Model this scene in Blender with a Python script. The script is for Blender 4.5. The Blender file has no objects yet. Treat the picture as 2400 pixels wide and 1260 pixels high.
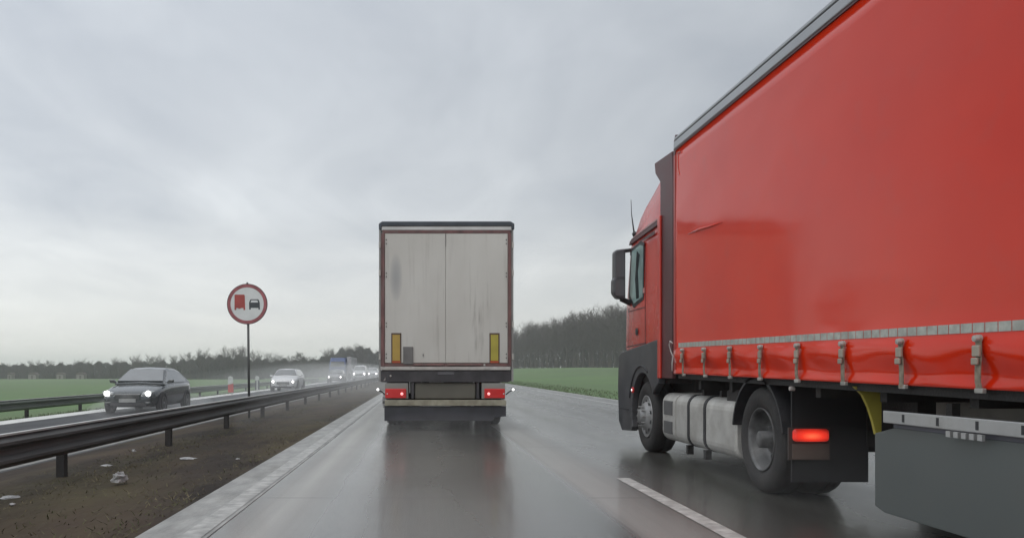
import bpy, math, random
from mathutils import Vector
random.seed(7)
R = math.radians
C = bpy.context.scene.collection
S = bpy.context.scene
# ------------------------------------------------------------------ camera, world, sun, exposure
F = 1940.0                       # focal length in photo pixels (2400 wide)
VX, VY = 984.0, 868.0            # where the road vanishes in the photo
CH = 1.15
cd = bpy.data.cameras.new('camera'); cam = bpy.data.objects.new('camera', cd); C.objects.link(cam)
cd.sensor_width = 36; cd.lens = 36 * F / 2400
cam.location = (0, 0, CH); cam.rotation_euler = (R(90), 0, 0)
cd.shift_x = (1200 - VX) / 2400; cd.shift_y = (VY - 630) / 2400
cd.clip_start = .1; cd.clip_end = 9000
S.camera = cam
S.view_settings.view_transform = 'Standard'; S.view_settings.look = 'None'
S.view_settings.gamma = 1; S.view_settings.exposure = 0.15
S.render.resolution_x = 1024; S.render.resolution_y = 537

SUN_EL, SUN_AZ = 48, 205          # sun veiled behind cloud, behind the camera and to the left
w = bpy.data.worlds.new('World'); S.world = w; w.use_nodes = True
nt = w.node_tree; nt.nodes.clear()
def N(t, typ, **k):
    n = t.nodes.new(typ)
    for a, b in k.items(): setattr(n, a, b)
    return n
def M_(t, op, a, b=None, clamp=False):
    n = N(t, 'ShaderNodeMath', operation=op); n.use_clamp = clamp
    for i, v in enumerate((a, b)):
        if v is None: continue
        if isinstance(v, (int, float)): n.inputs[i].default_value = v
        else: t.links.new(v, n.inputs[i])
    return n.outputs[0]
def ramp(t, fac, stops, interp='LINEAR'):
    n = N(t, 'ShaderNodeValToRGB'); n.color_ramp.interpolation = interp
    el = n.color_ramp.elements
    while len(el) < len(stops): el.new(.5)
    for e, (p, c) in zip(el, stops):
        e.position = p; e.color = (*c, 1) if len(c) == 3 else c
    t.links.new(fac, n.inputs[0]); return n.outputs[0]
def mixc(t, fac, a, b, mode='MIX'):
    n = N(t, 'ShaderNodeMix', data_type='RGBA', blend_type=mode)
    for s, v in ((n.inputs[0], fac), (n.inputs[6], a), (n.inputs[7], b)):
        if isinstance(v, (int, float)): s.default_value = v
        elif isinstance(v, tuple): s.default_value = (*v, 1) if len(v) == 3 else v
        else: t.links.new(v, s)
    return n.outputs[2]
tc = N(nt, 'ShaderNodeTexCoord'); sp = N(nt, 'ShaderNodeSeparateXYZ'); nt.links.new(tc.outputs['Generated'], sp.inputs[0])
zc = M_(nt, 'MAXIMUM', sp.outputs[2], 0.0)
zz = M_(nt, 'ADD', zc, .10)
cx = M_(nt, 'DIVIDE', sp.outputs[0], zz); cy = M_(nt, 'DIVIDE', sp.outputs[1], zz)
cmb = N(nt, 'ShaderNodeCombineXYZ'); nt.links.new(cx, cmb.inputs[0]); nt.links.new(cy, cmb.inputs[1])
n1 = N(nt, 'ShaderNodeTexNoise'); n1.inputs['Scale'].default_value = .62; n1.inputs['Detail'].default_value = 5; n1.inputs['Roughness'].default_value = .45; n1.inputs['Distortion'].default_value = .5
nt.links.new(cmb.outputs[0], n1.inputs['Vector'])
n2 = N(nt, 'ShaderNodeTexNoise'); n2.inputs['Scale'].default_value = 2.2; n2.inputs['Detail'].default_value = 6; n2.inputs['Roughness'].default_value = .55; n2.inputs['Distortion'].default_value = .7
mp = N(nt, 'ShaderNodeMapping'); mp.inputs['Scale'].default_value = (1, .45, 1); mp.inputs['Rotation'].default_value = (0, 0, .5); mp.inputs['Location'].default_value = (3, 1, 0)
nt.links.new(cmb.outputs[0], mp.inputs[0]); nt.links.new(mp.outputs[0], n2.inputs['Vector'])
base = ramp(nt, zc, [(0, (.70, .70, .665)), (.08, (.67, .685, .68)), (.19, (.575, .605, .635)), (.34, (.50, .535, .58)), (.52, (.60, .64, .69)), (1, (1.1, 1.13, 1.17))])
cl = M_(nt, 'ADD', M_(nt, 'MULTIPLY', n1.outputs[0], .65), M_(nt, 'MULTIPLY', n2.outputs[0], .35))
shade = ramp(nt, cl, [(.34, (.80, .815, .845)), (.5, (1, 1, 1)), (.64, (1.2, 1.19, 1.17))])
# clouds thin out into an even veil near the horizon
fade = M_(nt, 'MULTIPLY', zc, 5.5, True)
shade = mixc(nt, fade, (1, 1, 1), shade)
# the left of the sky is brighter
side = M_(nt, 'MULTIPLY', M_(nt, 'ADD', sp.outputs[0], .05), -.36)
side = M_(nt, 'ADD', 1.02, side)
cloudc = mixc(nt, 1.0, base, shade, 'MULTIPLY')
sidec = N(nt, 'ShaderNodeCombineXYZ')
for i in range(3): nt.links.new(side, sidec.inputs[i])
cloudc = mixc(nt, 1.0, cloudc, sidec.outputs[0], 'MULTIPLY')
sky = N(nt, 'ShaderNodeTexSky', sky_type='NISHITA'); sky.sun_disc = False
sky.sun_elevation = R(SUN_EL); sky.sun_rotation = R(SUN_AZ)
skyb = mixc(nt, 1.0, sky.outputs[0], (.1, .1, .1), 'MULTIPLY')
fin = mixc(nt, .95, skyb, cloudc)
bg = N(nt, 'ShaderNodeBackground'); bg.inputs[1].default_value = 1.0
nt.links.new(fin, bg.inputs[0]); ow = N(nt, 'ShaderNodeOutputWorld'); nt.links.new(bg.outputs[0], ow.inputs[0])
sl = bpy.data.lights.new('sun', 'SUN'); sl.energy = .55; sl.angle = R(25); sl.color = (1, .97, .93)
so = bpy.data.objects.new('sun', sl); C.objects.link(so)
a = R(SUN_AZ); e = R(SUN_EL)
d = Vector((math.sin(a) * math.cos(e), math.cos(a) * math.cos(e), math.sin(e)))
so.rotation_euler = d.to_track_quat('Z', 'Y').to_euler(); so.location = (0, -20, 40)

# ------------------------------------------------------------------ materials
MATS = {}
def mat(name, col, rough=.6, metal=0., var=.15, scale=3., bump=0., bscale=40., col2=None, coat=0., spec=.5, stretch=(1, 1, 1), emit=None, es=0., dirt=None, dscale=1.5):
    if name in MATS: return MATS[name]
    m = bpy.data.materials.new(name); m.use_nodes = True; t = m.node_tree
    b = t.nodes['Principled BSDF']
    tc = N(t, 'ShaderNodeTexCoord'); mp = N(t, 'ShaderNodeMapping'); mp.inputs['Scale'].default_value = stretch
    t.links.new(tc.outputs['Object'], mp.inputs[0])
    nz = N(t, 'ShaderNodeTexNoise'); nz.inputs['Scale'].default_value = scale; nz.inputs['Detail'].default_value = 6
    t.links.new(mp.outputs[0], nz.inputs['Vector'])
    c2 = col2 or tuple(c * (1 - var * 1.6) for c in col)
    c1 = col if col2 else tuple(min(1, c * (1 + var * .6)) for c in col)
    out = ramp(t, nz.outputs[0], [(.32, c2), (.66, c1)])
    if dirt:
        dz = N(t, 'ShaderNodeTexNoise'); dz.inputs['Scale'].default_value = dscale; dz.inputs['Detail'].default_value = 8; dz.inputs['Roughness'].default_value = .65
        t.links.new(mp.outputs[0], dz.inputs['Vector'])
        f = ramp(t, dz.outputs[0], [(.45, (0, 0, 0)), (.72, (1, 1, 1))])
        out = mixc(t, M_(t, 'MULTIPLY', f, .7), out, dirt)
    t.links.new(out, b.inputs['Base Color'])
    rr = M_(t, 'ADD', M_(t, 'MULTIPLY', nz.outputs[0], .2), max(0.02, rough - .1), True); t.links.new(rr, b.inputs['Roughness'])
    b.inputs['Metallic'].default_value = metal; b.inputs['Coat Weight'].default_value = coat; b.inputs['Coat Roughness'].default_value = .08
    b.inputs['Specular IOR Level'].default_value = spec
    if bump:
        bz = N(t, 'ShaderNodeTexNoise'); bz.inputs['Scale'].default_value = bscale; bz.inputs['Detail'].default_value = 5
        t.links.new(mp.outputs[0], bz.inputs['Vector'])
        bp = N(t, 'ShaderNodeBump'); bp.inputs['Strength'].default_value = bump; bp.inputs['Distance'].default_value = .02
        t.links.new(bz.outputs[0], bp.inputs['Height']); t.links.new(bp.outputs[0], b.inputs['Normal'])
    if emit:
        b.inputs['Emission Color'].default_value = (*emit, 1); b.inputs['Emission Strength'].default_value = es
    MATS[name] = m; return m
black = mat('black_plastic', (.022, .022, .025), .5, bump=.2)
panelgrey = mat('lower_cab_plastic', (.055, .058, .065), .42, var=.25, dirt=(.09, .085, .08))
chassis = mat('dirty_chassis', (.018, .017, .017), .75, bump=.3, dirt=(.035, .03, .026))
rubber = mat('tyre_rubber', (.022, .021, .021), .78, bump=.3, bscale=60, dirt=(.05, .045, .04), dscale=4)
steel = mat('steel_rim', (.34, .34, .34), .45, .65, var=.3, dirt=(.12, .11, .1), dscale=6)
steeld = mat('dirty_drive_rim', (.15, .15, .15), .5, .4, var=.5, scale=5, dirt=(.04, .036, .033), dscale=4)
alu = mat('aluminium', (.55, .55, .55), .42, .75, var=.15, dirt=(.32, .31, .29), dscale=3)
tankm = mat('tank_metal', (.58, .57, .54), .40, .35, var=.12, dirt=(.30, .28, .25), dscale=2.5)
cabred = mat('cab_red', (.55, .028, .014), .25, var=.08, coat=.25, dirt=(.40, .04, .025), dscale=1.2)
maroon = mat('shaded_red_and_trim', (.085, .022, .025), .45, var=.2)  # red with the shade of the angled-away deflectors painted in; also dark trim
glass = mat('dark_glass', (.02, .03, .032), .08, var=.1, spec=.8)
cabglass = mat('cab_side_glass', (.30, .42, .40), .10, var=.3, scale=1.5, spec=.9)  # pale teal stands in for sky seen through the cab
headl = mat('headlight_lit', (.9, .9, .9), .2, emit=(1, .98, .95), es=7)
headdim = mat('lamp_lens', (.6, .62, .62), .15, var=.1)
tailon = mat('tail_lamp_lit', (.40, .015, .015), .3, emit=(1, .04, .04), es=.10)
brake = mat('brake_lamp_lit', (.6, .03, .02), .3, emit=(1, .05, .02), es=.85)
hot = mat('bulb_hot', (.9, .3, .3), .3, emit=(1, .35, .35), es=1.2)
marker = mat('marker_lit', (.9, .9, .9), .3, emit=(1, 1, .98), es=1.6)
rail = mat('galvanised_rail', (.075, .075, .075), .68, .1, var=.3, dirt=(.045, .040, .035), dscale=2, stretch=(1, .3, 1))
soil = (.05, .04, .03)

# ------------------------------------------------------------------ mesh helpers (world coordinates in, parent-relative out)
def wl(o):
    v = Vector((0, 0, 0))
    while o: v += o.location; o = o.parent
    return v
class MB:
    def __init__(s): s.v = []; s.f = []
    def face(s, pts):
        n = len(s.v); s.v += [tuple(p) for p in pts]; s.f.append(tuple(range(n, n + len(pts)))); return s
    def box(s, x0, x1, y0, y1, z0, z1):
        n = len(s.v)
        s.v += [(x, y, z) for z in (z0, z1) for y in (y0, y1) for x in (x0, x1)]
        s.f += [tuple(n + i for i in q) for q in ((0, 2, 3, 1), (4, 5, 7, 6), (0, 1, 5, 4), (2, 6, 7, 3), (0, 4, 6, 2), (1, 3, 7, 5))]
        return s
    def prism(s, poly, axis, a, b):
        """poly in the two other axes, extruded along axis from a to b"""
        def P(p, t): return (t, p[0], p[1]) if axis == 'x' else ((p[0], t, p[1]) if axis == 'y' else (p[0], p[1], t))
        n = len(s.v); k = len(poly)
        s.v += [P(p, a) for p in poly] + [P(p, b) for p in poly]
        s.f.append(tuple(range(n + k - 1, n - 1, -1))); s.f.append(tuple(range(n + k, n + 2 * k)))
        for i in range(k):
            j = (i + 1) % k; s.f.append((n + i, n + j, n + k + j, n + k + i))
        return s
    def tube(s, pts, r, n=8, cap=True):
        pts = [Vector(p) for p in pts]; rs = r if isinstance(r, (list, tuple)) else [r] * len(pts)
        b = len(s.v)
        for i, p in enumerate(pts):
            d = (pts[min(i + 1, len(pts) - 1)] - pts[max(i - 1, 0)]).normalized()
            u = d.cross(Vector((0, 0, 1)) if abs(d.z) < .9 else Vector((1, 0, 0))).normalized(); v = d.cross(u)
            for k in range(n):
                q = p + (u * math.cos(2 * math.pi * k / n) + v * math.sin(2 * math.pi * k / n)) * rs[i]; s.v.append(tuple(q))
        for i in range(len(pts) - 1):
            for k in range(n):
                k2 = (k + 1) % n
                s.f.append((b + i * n + k, b + i * n + k2, b + (i + 1) * n + k2, b + (i + 1) * n + k))
        if cap:
            s.f.append(tuple(range(b + n - 1, b - 1, -1))); e = b + (len(pts) - 1) * n; s.f.append(tuple(range(e, e + n)))
        return s
    def lathe(s, c, prof, axis='x', n=40, flip=1):
        b = len(s.v)
        for (t, r) in prof:
            for k in range(n):
                a = 2 * math.pi * k / n; u, v = r * math.cos(a), r * math.sin(a)
                o = (t * flip, u, v) if axis == 'x' else ((u, t * flip, v) if axis == 'y' else (u, v, t * flip))
                s.v.append((c[0] + o[0], c[1] + o[1], c[2] + o[2]))
        for i in range(len(prof) - 1):
            for k in range(n):
                k2 = (k + 1) % n; s.f.append((b + i * n + k, b + i * n + k2, b + (i + 1) * n + k2, b + (i + 1) * n + k))
        return s
    def loft(s, secs, closed=True, caps=True):
        b = len(s.v); n = len(secs[0])
        for q in secs: s.v += [tuple(p) for p in q]
        for i in range(len(secs) - 1):
            for k in range(n if closed else n - 1):
                k2 = (k + 1) % n; s.f.append((b + i * n + k, b + i * n + k2, b + (i + 1) * n + k2, b + (i + 1) * n + k))
        if caps:
            s.f.append(tuple(range(b + n - 1, b - 1, -1))); e = b + (len(secs) - 1) * n; s.f.append(tuple(range(e, e + n)))
        return s
    def build(s, name, m, parent=None, bevel=0., smooth=False, subsurf=0, segs=2):
        off = wl(parent) if parent else Vector((0, 0, 0))
        me = bpy.data.meshes.new(name); me.from_pydata([(x - off.x, y - off.y, z - off.z) for x, y, z in s.v], [], s.f)
        me.materials.append(m); me.validate()
        import bmesh
        bm = bmesh.new(); bm.from_mesh(me)
        if len(bm.faces) < 20000 and bevel >= 0:
            bmesh.ops.recalc_face_normals(bm, faces=bm.faces)
        bm.to_mesh(me); bm.free()
        if smooth:
            for p in me.polygons: p.use_smooth = True
        o = bpy.data.objects.new(name, me); C.objects.link(o)
        if parent: o.parent = parent
        if bevel > 0:
            b = o.modifiers.new('bevel', 'BEVEL'); b.width = bevel; b.segments = segs; b.limit_method = 'ANGLE'; b.angle_limit = R(35)
        if subsurf:
            q = o.modifiers.new('sub', 'SUBSURF'); q.levels = q.render_levels = subsurf
        return o
def box(*a): return MB().box(*a)
def tag(o, label=None, cat=None, group=None, kind=None):
    if label: o['label'] = label
    if cat: o['category'] = cat
    if group: o['group'] = group
    if kind: o['kind'] = kind
    return o
def empty(name, loc):
    o = bpy.data.objects.new(name, None); C.objects.link(o); o.location = loc; o.empty_display_size = .3; return o
def lerp(a, b, t): return a + (b - a) * t
def sm(x, a, b):
    t = max(0, min(1, (x - a) / (b - a))); return t * t * (3 - 2 * t)
def pl(x, pts):
    if x <= pts[0][0]: return pts[0][1]
    for (a, va), (b, vb) in zip(pts, pts[1:]):
        if x <= b: return lerp(va, vb, (x - a) / (b - a))
    return pts[-1][1]

# ------------------------------------------------------------------ ground, roads, markings
OP = -.20     # level of the opposite carriageway
GP = [(-400, -2.2), (-45, -1.6), (-20, -.85), (-12.6, -.45), (-11.15, -.24), (-10.4, -.24), (-5.1, -.26), (-4.6, -.20), (-3.2, -.10), (-1.97, -.05), (7.5, -.05), (8.6, -.2), (12, -.25), (30, -.1)]
def gz(x, y):
    z = pl(x, GP)
    z += 2.05 * sm(x, 9, 34) * sm(y, 55, 215)
    return z
xs = [-1500, -800, -400, -250, -160, -110, -80, -60, -45, -35, -28, -20, -16, -12.6, -11.15, -10.4, -8, -5.1, -4.6, -3.9, -3.2, -2.5, -1.97, 0, 4, 7.5, 8.6, 10, 12, 15, 20, 25, 30, 40, 55, 80, 120, 200, 400, 800, 1500]
ys = [-60, -30, -10, 0, 6, 12, 20, 30, 40, 50, 60, 75, 90, 110, 130, 150, 170, 190, 210, 230, 260, 300, 350, 420, 550, 800, 1500]
g = MB()
for y in ys:
    for x in xs: g.v.append((x, y, gz(x, y) + (random.uniform(-.03, .03) if (x < -14 or x > 9) and abs(x) < 500 else 0)))
nx = len(xs)
for j in range(len(ys) - 1):
    for i in range(nx - 1): g.f.append((j * nx + i, j * nx + i + 1, (j + 1) * nx + i + 1, (j + 1) * nx + i))
grass = mat('field_grass', (.085, .165, .042), .85, scale=.05, bump=.5, bscale=6, col2=(.064, .118, .036), dirt=(.105, .13, .052), dscale=.35)
tag(g.build('field', grass, smooth=True), kind='structure')

def ramp_v(t, f):
    q = N(t, 'ShaderNodeRGBToBW'); t.links.new(ramp(t, f, [(.5, (0, 0, 0)), (.62, (1, 1, 1))]), q.inputs[0]); return q.outputs[0]
def road_mat(name, base, dark, ours=True):
    m = bpy.data.materials.new(name); m.use_nodes = True; t = m.node_tree; b = t.nodes['Principled BSDF']
    tc = N(t, 'ShaderNodeTexCoord'); P = tc.outputs['Object']
    def noise(scale, st, det=6, ro=.55):
        mp = N(t, 'ShaderNodeMapping'); mp.inputs['Scale'].default_value = st; t.links.new(P, mp.inputs[0])
        n = N(t, 'ShaderNodeTexNoise'); n.inputs['Scale'].default_value = scale; n.inputs['Detail'].default_value = det; n.inputs['Roughness'].default_value = ro
        t.links.new(mp.outputs[0], n.inputs['Vector']); return n.outputs[0]
    broad = noise(.9, (1, .06, 1)); streak = noise(7, (1, .03, 1)); fine = noise(60, (1, 1, 1)); patch = noise(.5, (1, .5, 1))
    c = ramp(t, broad, [(.3, dark), (.7, base)])
    c = mixc(t, M_(t, 'MULTIPLY', streak, .8), c, tuple(x * .55 for x in base))
    c = mixc(t, .35, c, ramp(t, fine, [(.3, (.45, .45, .45)), (.7, (1, 1, 1))]), 'MULTIPLY')
    wet = None
    if ours:
        sx = N(t, 'ShaderNodeSeparateXYZ'); t.links.new(P, sx.inputs[0])
        # worn wheel tracks along the lane, transverse slab joints every 5 m
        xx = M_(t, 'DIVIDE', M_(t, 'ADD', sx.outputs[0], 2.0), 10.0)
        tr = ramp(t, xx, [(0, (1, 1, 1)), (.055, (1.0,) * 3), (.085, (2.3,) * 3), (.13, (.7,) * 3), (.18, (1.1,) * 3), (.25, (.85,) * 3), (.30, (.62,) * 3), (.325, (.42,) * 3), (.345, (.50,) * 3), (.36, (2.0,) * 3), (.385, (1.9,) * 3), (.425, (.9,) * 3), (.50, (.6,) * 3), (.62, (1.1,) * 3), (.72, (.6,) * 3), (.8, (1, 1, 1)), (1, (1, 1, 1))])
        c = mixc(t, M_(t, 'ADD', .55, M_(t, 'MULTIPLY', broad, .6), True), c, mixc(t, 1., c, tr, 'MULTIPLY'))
        jy = M_(t, 'ABSOLUTE', M_(t, 'SUBTRACT', M_(t, 'FRACT', M_(t, 'DIVIDE', sx.outputs[1], 5.0)), .5))
        jl = M_(t, 'LESS_THAN', jy, .003)
        lx = M_(t, 'LESS_THAN', M_(t, 'ABSOLUTE', M_(t, 'ADD', sx.outputs[0], -1.27)), .012)
        c = mixc(t, M_(t, 'MULTIPLY', jl, .55), c, (.03, .03, .03))
        c = mixc(t, M_(t, 'MULTIPLY', lx, M_(t, 'MULTIPLY', ramp_v(t, broad), .5)), c, (.36, .36, .34))
        trv = N(t, 'ShaderNodeRGBToBW'); t.links.new(tr, trv.inputs[0])
        wet = trv.outputs[0]
    t.links.new(c, b.inputs['Base Color'])
    r = ramp(t, patch, [(.35, (.17,) * 3), (.7, (.30,) * 3)])
    rb = N(t, 'ShaderNodeRGBToBW'); t.links.new(r, rb.inputs[0]); ro = rb.outputs[0]
    if wet: ro = M_(t, 'ADD', ro, M_(t, 'MULTIPLY', M_(t, 'SUBTRACT', M_(t, 'MINIMUM', wet, 1.7), .8), .36), True)
    t.links.new(ro, b.inputs['Roughness'])
    b.inputs['Specular IOR Level'].default_value = .9 if ours else .12
    if ours: b.inputs['Coat Weight'].default_value = .26; b.inputs['Coat Roughness'].default_value = .12; b.inputs['Coat IOR'].default_value = 1.33
    if not ours: ro = M_(t, 'ADD', ro, .3)
    t.links.new(ro, b.inputs['Roughness'])
    bp = N(t, 'ShaderNodeBump'); bp.inputs['Strength'].default_value = .5; bp.inputs['Distance'].default_value = .008
    t.links.new(M_(t, 'ADD', M_(t, 'MULTIPLY', fine, .9), M_(t, 'MULTIPLY', streak, 1.4)), bp.inputs['Height']); t.links.new(bp.outputs[0], b.inputs['Normal'])
    return m
wetroad = road_mat('wet_concrete', (.19, .186, .172), (.095, .090, .080))
opproad = road_mat('wet_asphalt', (.055, .057, .06), (.03, .031, .034), False)
def strip(name, x0, x1, y0, y1, z, m, zb=None, n=1):
    zb = z - .3 if zb is None else zb
    o = MB().box(x0, x1, y0, y1, zb, z).build(name, m); tag(o, kind='structure'); return o
strip('road', -1.46, 7.42, -60, 1500, 0, wetroad)
kerbm = mat('pale_concrete', (.30, .30, .285), .5, var=.25, scale=6, bump=.5, bscale=30, dirt=(.12, .115, .10), dscale=2.5, stretch=(1, .35, 1))
strip('road_edge', -1.96, -1.464, -60, 1500, .004, kerbm)
strip('road_edge', 7.424, 7.75, -60, 1500, .004, kerbm)
paint = mat('worn_paint', (.55, .55, .52), .4, var=.25, scale=9, bump=.3, dirt=(.2, .2, .19), dscale=5)
paintf = mat('faded_paint', (.40, .40, .38), .45, var=.3, scale=9, bump=.3, dirt=(.17, .165, .155), dscale=3)
lm = MB()
y = 2.85 - 18
while y < 400:
    lm.face([(2.10, y, .004), (2.245, y, .004), (2.245, y + 6, .004), (2.10, y + 6, .004)]); y += 18
tag(lm.build('lane_marking', paint, bevel=-1), kind='structure')
tag(MB().face([(-1.66, -60, .008), (-1.50, -60, .008), (-1.50, 900, .008), (-1.66, 900, .008)]).build('edge_line', paintf, bevel=-1), kind='structure')
tag(MB().face([(6.6, -60, .004), (6.78, -60, .004), (6.78, 900, .004), (6.6, 900, .004)]).build('edge_line', paintf, bevel=-1), kind='structure')
strip('opposite_road', -10.38, -5.505, -60, 1500, OP, opproad)
strip('opposite_shoulder', -11.12, -10.384, -60, 1500, OP + .012, mat('shoulder_concrete', (.68, .68, .65), .5, var=.12, scale=5, bump=.3, dirt=(.45, .45, .42), stretch=(1, .3, 1)))
strip('lay_by', -13.2, -11.124, 100, 170, OP + .004, opproad, OP - .4)
tag(MB().face([(-5.86, -60, OP + .004), (-5.60, -60, OP + .004), (-5.60, 1500, OP + .004), (-5.86, 1500, OP + .004)]).build('edge_line', mat('dull_paint', (.20, .195, .18), .6, var=.3, scale=3, dirt=(.07, .065, .06), dscale=1.2), bevel=-1), kind='structure')
# median soil
md = MB(); rr = random.Random(3)
mx = [-5.5, -5.25, -5.0, -4.75, -4.5, -4.25, -4.0, -3.75, -3.5, -3.25, -3.0, -2.75, -2.5, -2.25, -2.05, -1.962]
my = [-10 + .3 * i for i in range(200)] + [50 + 4 * i for i in range(60)] + [300, 500, 900, 1500]
for yy in my:
    for x in mx:
        edge = x in (mx[0], mx[-1]); zb = pl(x, [(-5.5, OP + .012), (-5.0, OP + .06), (-4.4, -.07), (-3.2, -.045), (-2.2, -.02), (-1.962, -.008)])
        md.v.append((x, yy, zb + (0 if edge else rr.uniform(-.015, .02) + .012 * math.sin(yy * .9 + x * 3))))
for j in range(len(my) - 1):
    for i in range(len(mx) - 1):
        k = len(mx); md.f.append((j * k + i, j * k + i + 1, (j + 1) * k + i + 1, (j + 1) * k + i))
soilm = mat('wet_soil', (.060, .043, .030), .92, scale=.9, bump=1.0, bscale=9, col2=(.012, .010, .009), dirt=(.085, .072, .034), dscale=.7, stretch=(1, .3, 1), spec=.2)
tag(md.build('median_soil', soilm, smooth=True), kind='structure')
# dead grass tufts along the median
gt = MB()
for i in range(15000):
    yy = 4 + 70 * rr.random() ** 1.6; x = rr.uniform(-4.9, -2.05)
    if rr.random() < .55: x = rr.choice([-4.0, -3.6, -2.2, -4.7]) + rr.gauss(0, .12)
    x = max(-4.9, min(-2.03, x)); h = rr.uniform(.015, .04); z = pl(x, [(-5.0, OP), (-4.4, -.07), (-1.962, -.008)])
    a = rr.uniform(0, 6.3); dx, dy = math.cos(a) * .006, math.sin(a) * .006; lx, ly = rr.uniform(-.06, .06), rr.uniform(-.06, .06)
    gt.face([(x - dx, yy - dy, z), (x + dx, yy + dy, z), (x + lx, yy + ly, z + h)])
tag(gt.build('dead_grass', mat('dead_grass', (.17, .145, .09), .8, scale=1.5, col2=(.06, .075, .035), spec=.1), bevel=-1), kind='stuff')
# rough grass on the verges
vg = MB()
for i in range(16000):
    if rr.random() < .5: x = 7.78 + 5 * rr.random() ** 1.5
    else: x = -11.2 - 3 * rr.random() ** 1.3
    yy = 6 + 110 * rr.random() ** 1.3; z = gz(x, yy) - .02; h = rr.uniform(.06, .17); a = rr.uniform(0, 6.3); dx, dy = math.cos(a) * .025, math.sin(a) * .025
    vg.face([(x - dx, yy - dy, z), (x + dx, yy + dy, z), (x + rr.uniform(-.06, .06), yy + rr.uniform(-.06, .06), z + h)])
tag(vg.build('verge_grass', mat('verge_grass', (.10, .13, .055), .8, scale=1, col2=(.06, .08, .035)), bevel=-1), kind='stuff')

# ------------------------------------------------------------------ guardrails
def guardrail(x, y0, y1, ztop, zbase, face, m, label, spacing=4.0, yoff=3.4):
    root = empty('guardrail', (x, y0, zbase)); tag(root, label, 'guardrail')
    W = [(0, 0), (.012, -.02), (.075, -.055), (.075, -.085), (.012, -.125), (.005, -.155), (.012, -.185), (.075, -.225), (.075, -.255), (.012, -.29), (0, -.31)]
    prof = [(x + face * (a + .02), ztop + b) for a, b in W] + [(x + face * (a + .016), ztop + b) for a, b in reversed(W)]
    b = MB(); yy = y0; ends = []
    b.prism(prof, 'y', y0, y1); bo = b.build('beam', m, root, smooth=False)
    MB().box(x + face * .018 - .03, x + face * .018 + .03, y0, y1, ztop + .001, ztop + .02).build('beam_edge_light', mat('painted_edge_skylight', (.50, .50, .49), .4, .2, var=.15), bo)  # pale strip paints the skylight caught along the beam's top edge
    yy = y0 + yoff
    n = 0
    while yy < y1 - .1 and n < 95:
        q = MB().box(x - face * .11, x - face * .02, yy - .05, yy + .05, zbase - .3, ztop - .03)
        q.box(x - face * .02, x + face * .02, yy - .04, yy + .04, ztop - .24, ztop - .08)
        q.build('post', chassis, root)
        yy += spacing; n += 1
    return root
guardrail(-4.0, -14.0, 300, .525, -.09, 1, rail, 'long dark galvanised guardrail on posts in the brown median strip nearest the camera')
farrail = mat('weathered_rail', (.12, .14, .12), .55, .2, var=.2, dirt=(.07, .085, .06))
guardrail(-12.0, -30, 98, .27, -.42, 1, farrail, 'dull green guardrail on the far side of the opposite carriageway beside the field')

# ------------------------------------------------------------------ sign
def disc(c, r, y, n=48): return [(c[0] + r * math.cos(2 * math.pi * k / n), c[1] + r * math.sin(2 * math.pi * k / n)) for k in range(n)]
sy = 21.5; s_ = F / sy
def sx_(px): return (px - VX) / s_
def sz_(py): return CH - (py - VY) / s_
root = empty('traffic_sign', (sx_(583), sy, -.08)); tag(root, 'round red-ringed sign with red lorry and black car symbols on a thin pole', 'road sign')
cxs, czs, rs = sx_(579.5), sz_(712), 47.5 / s_
redp = mat('sign_red', (.36, .11, .12), .45, var=.2, scale=4); whitep = mat('sign_white', (.72, .74, .73), .45, var=.05); blackp = mat('sign_black', (.05, .06, .065), .45)
MB().tube([(sx_(583.5), sy + .05, -.4), (sx_(580), sy + .05, sz_(690))], .032, 12).build('pole', mat('pole_metal', (.10, .10, .10), .5, .4), root, smooth=True)
MB().prism(disc((cxs, czs), rs, 0), 'y', sy - .012, sy + .012).build('sign_back', mat('sign_edge', (.06, .055, .055), .5), root)
ring = MB(); o_ = disc((cxs, czs), rs * .97, 0); i_ = disc((cxs, czs), rs * .82, 0)
for k in range(48):
    k2 = (k + 1) % 48; ring.face([(o_[k][0], sy - .019, o_[k][1]), (o_[k2][0], sy - .019, o_[k2][1]), (i_[k2][0], sy - .019, i_[k2][1]), (i_[k][0], sy - .019, i_[k][1])])
ring.build('red_ring', redp, root)
fp = MB().prism(disc((cxs, czs), rs * .955, 0), 'y', sy - .016, sy - .0125).build('white_face', whitep, root)
def rect(x0, y0, x1, y1): return [(sx_(x0), sz_(y1)), (sx_(x1), sz_(y1)), (sx_(x1), sz_(y0)), (sx_(x0), sz_(y0))]
q = MB()
q.prism([(sx_(a), sz_(b)) for a, b in [(550, 726), (550, 691), (552, 690), (572, 690), (574, 692), (575, 726), (571, 726), (571, 721.5), (565, 721.5), (563, 723), (560, 723), (558, 721.5), (554, 721.5), (554, 726)]], 'y', sy - .020, sy - .0162)
q.build('lorry_symbol', mat('sign_lorry_red', (.42, .07, .06), .45), root)
q = MB()
q.prism([(sx_(a), sz_(b)) for a, b in [(584.5, 725), (584, 709), (586.5, 703), (588, 701), (605, 701), (607, 703), (609, 709), (609.5, 725), (606, 725), (606, 721), (588, 721), (588, 725)]], 'y', sy - .020, sy - .0162)
q.build('car_symbol', blackp, root)
MB().prism([(sx_(a), sz_(b)) for a, b in [(587.5, 708.5), (589.5, 703.5), (603.5, 703.5), (605.5, 708.5)]], 'y', sy - .023, sy - .0202).build('car_symbol_window', whitep, root)
MB().box(cxs - .03, cxs + .03, sy + .012, sy + .08, czs - .3, czs - .26).box(cxs - .03, cxs + .03, sy + .012, sy + .08, czs + .26, czs + .30).build('bracket', steel, root)
MB().box(cxs - .02, cxs + .02, sy - .01, sy + .03, czs + rs - .01, czs + rs + .035).build('top_bolt', blackp, root)

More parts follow.
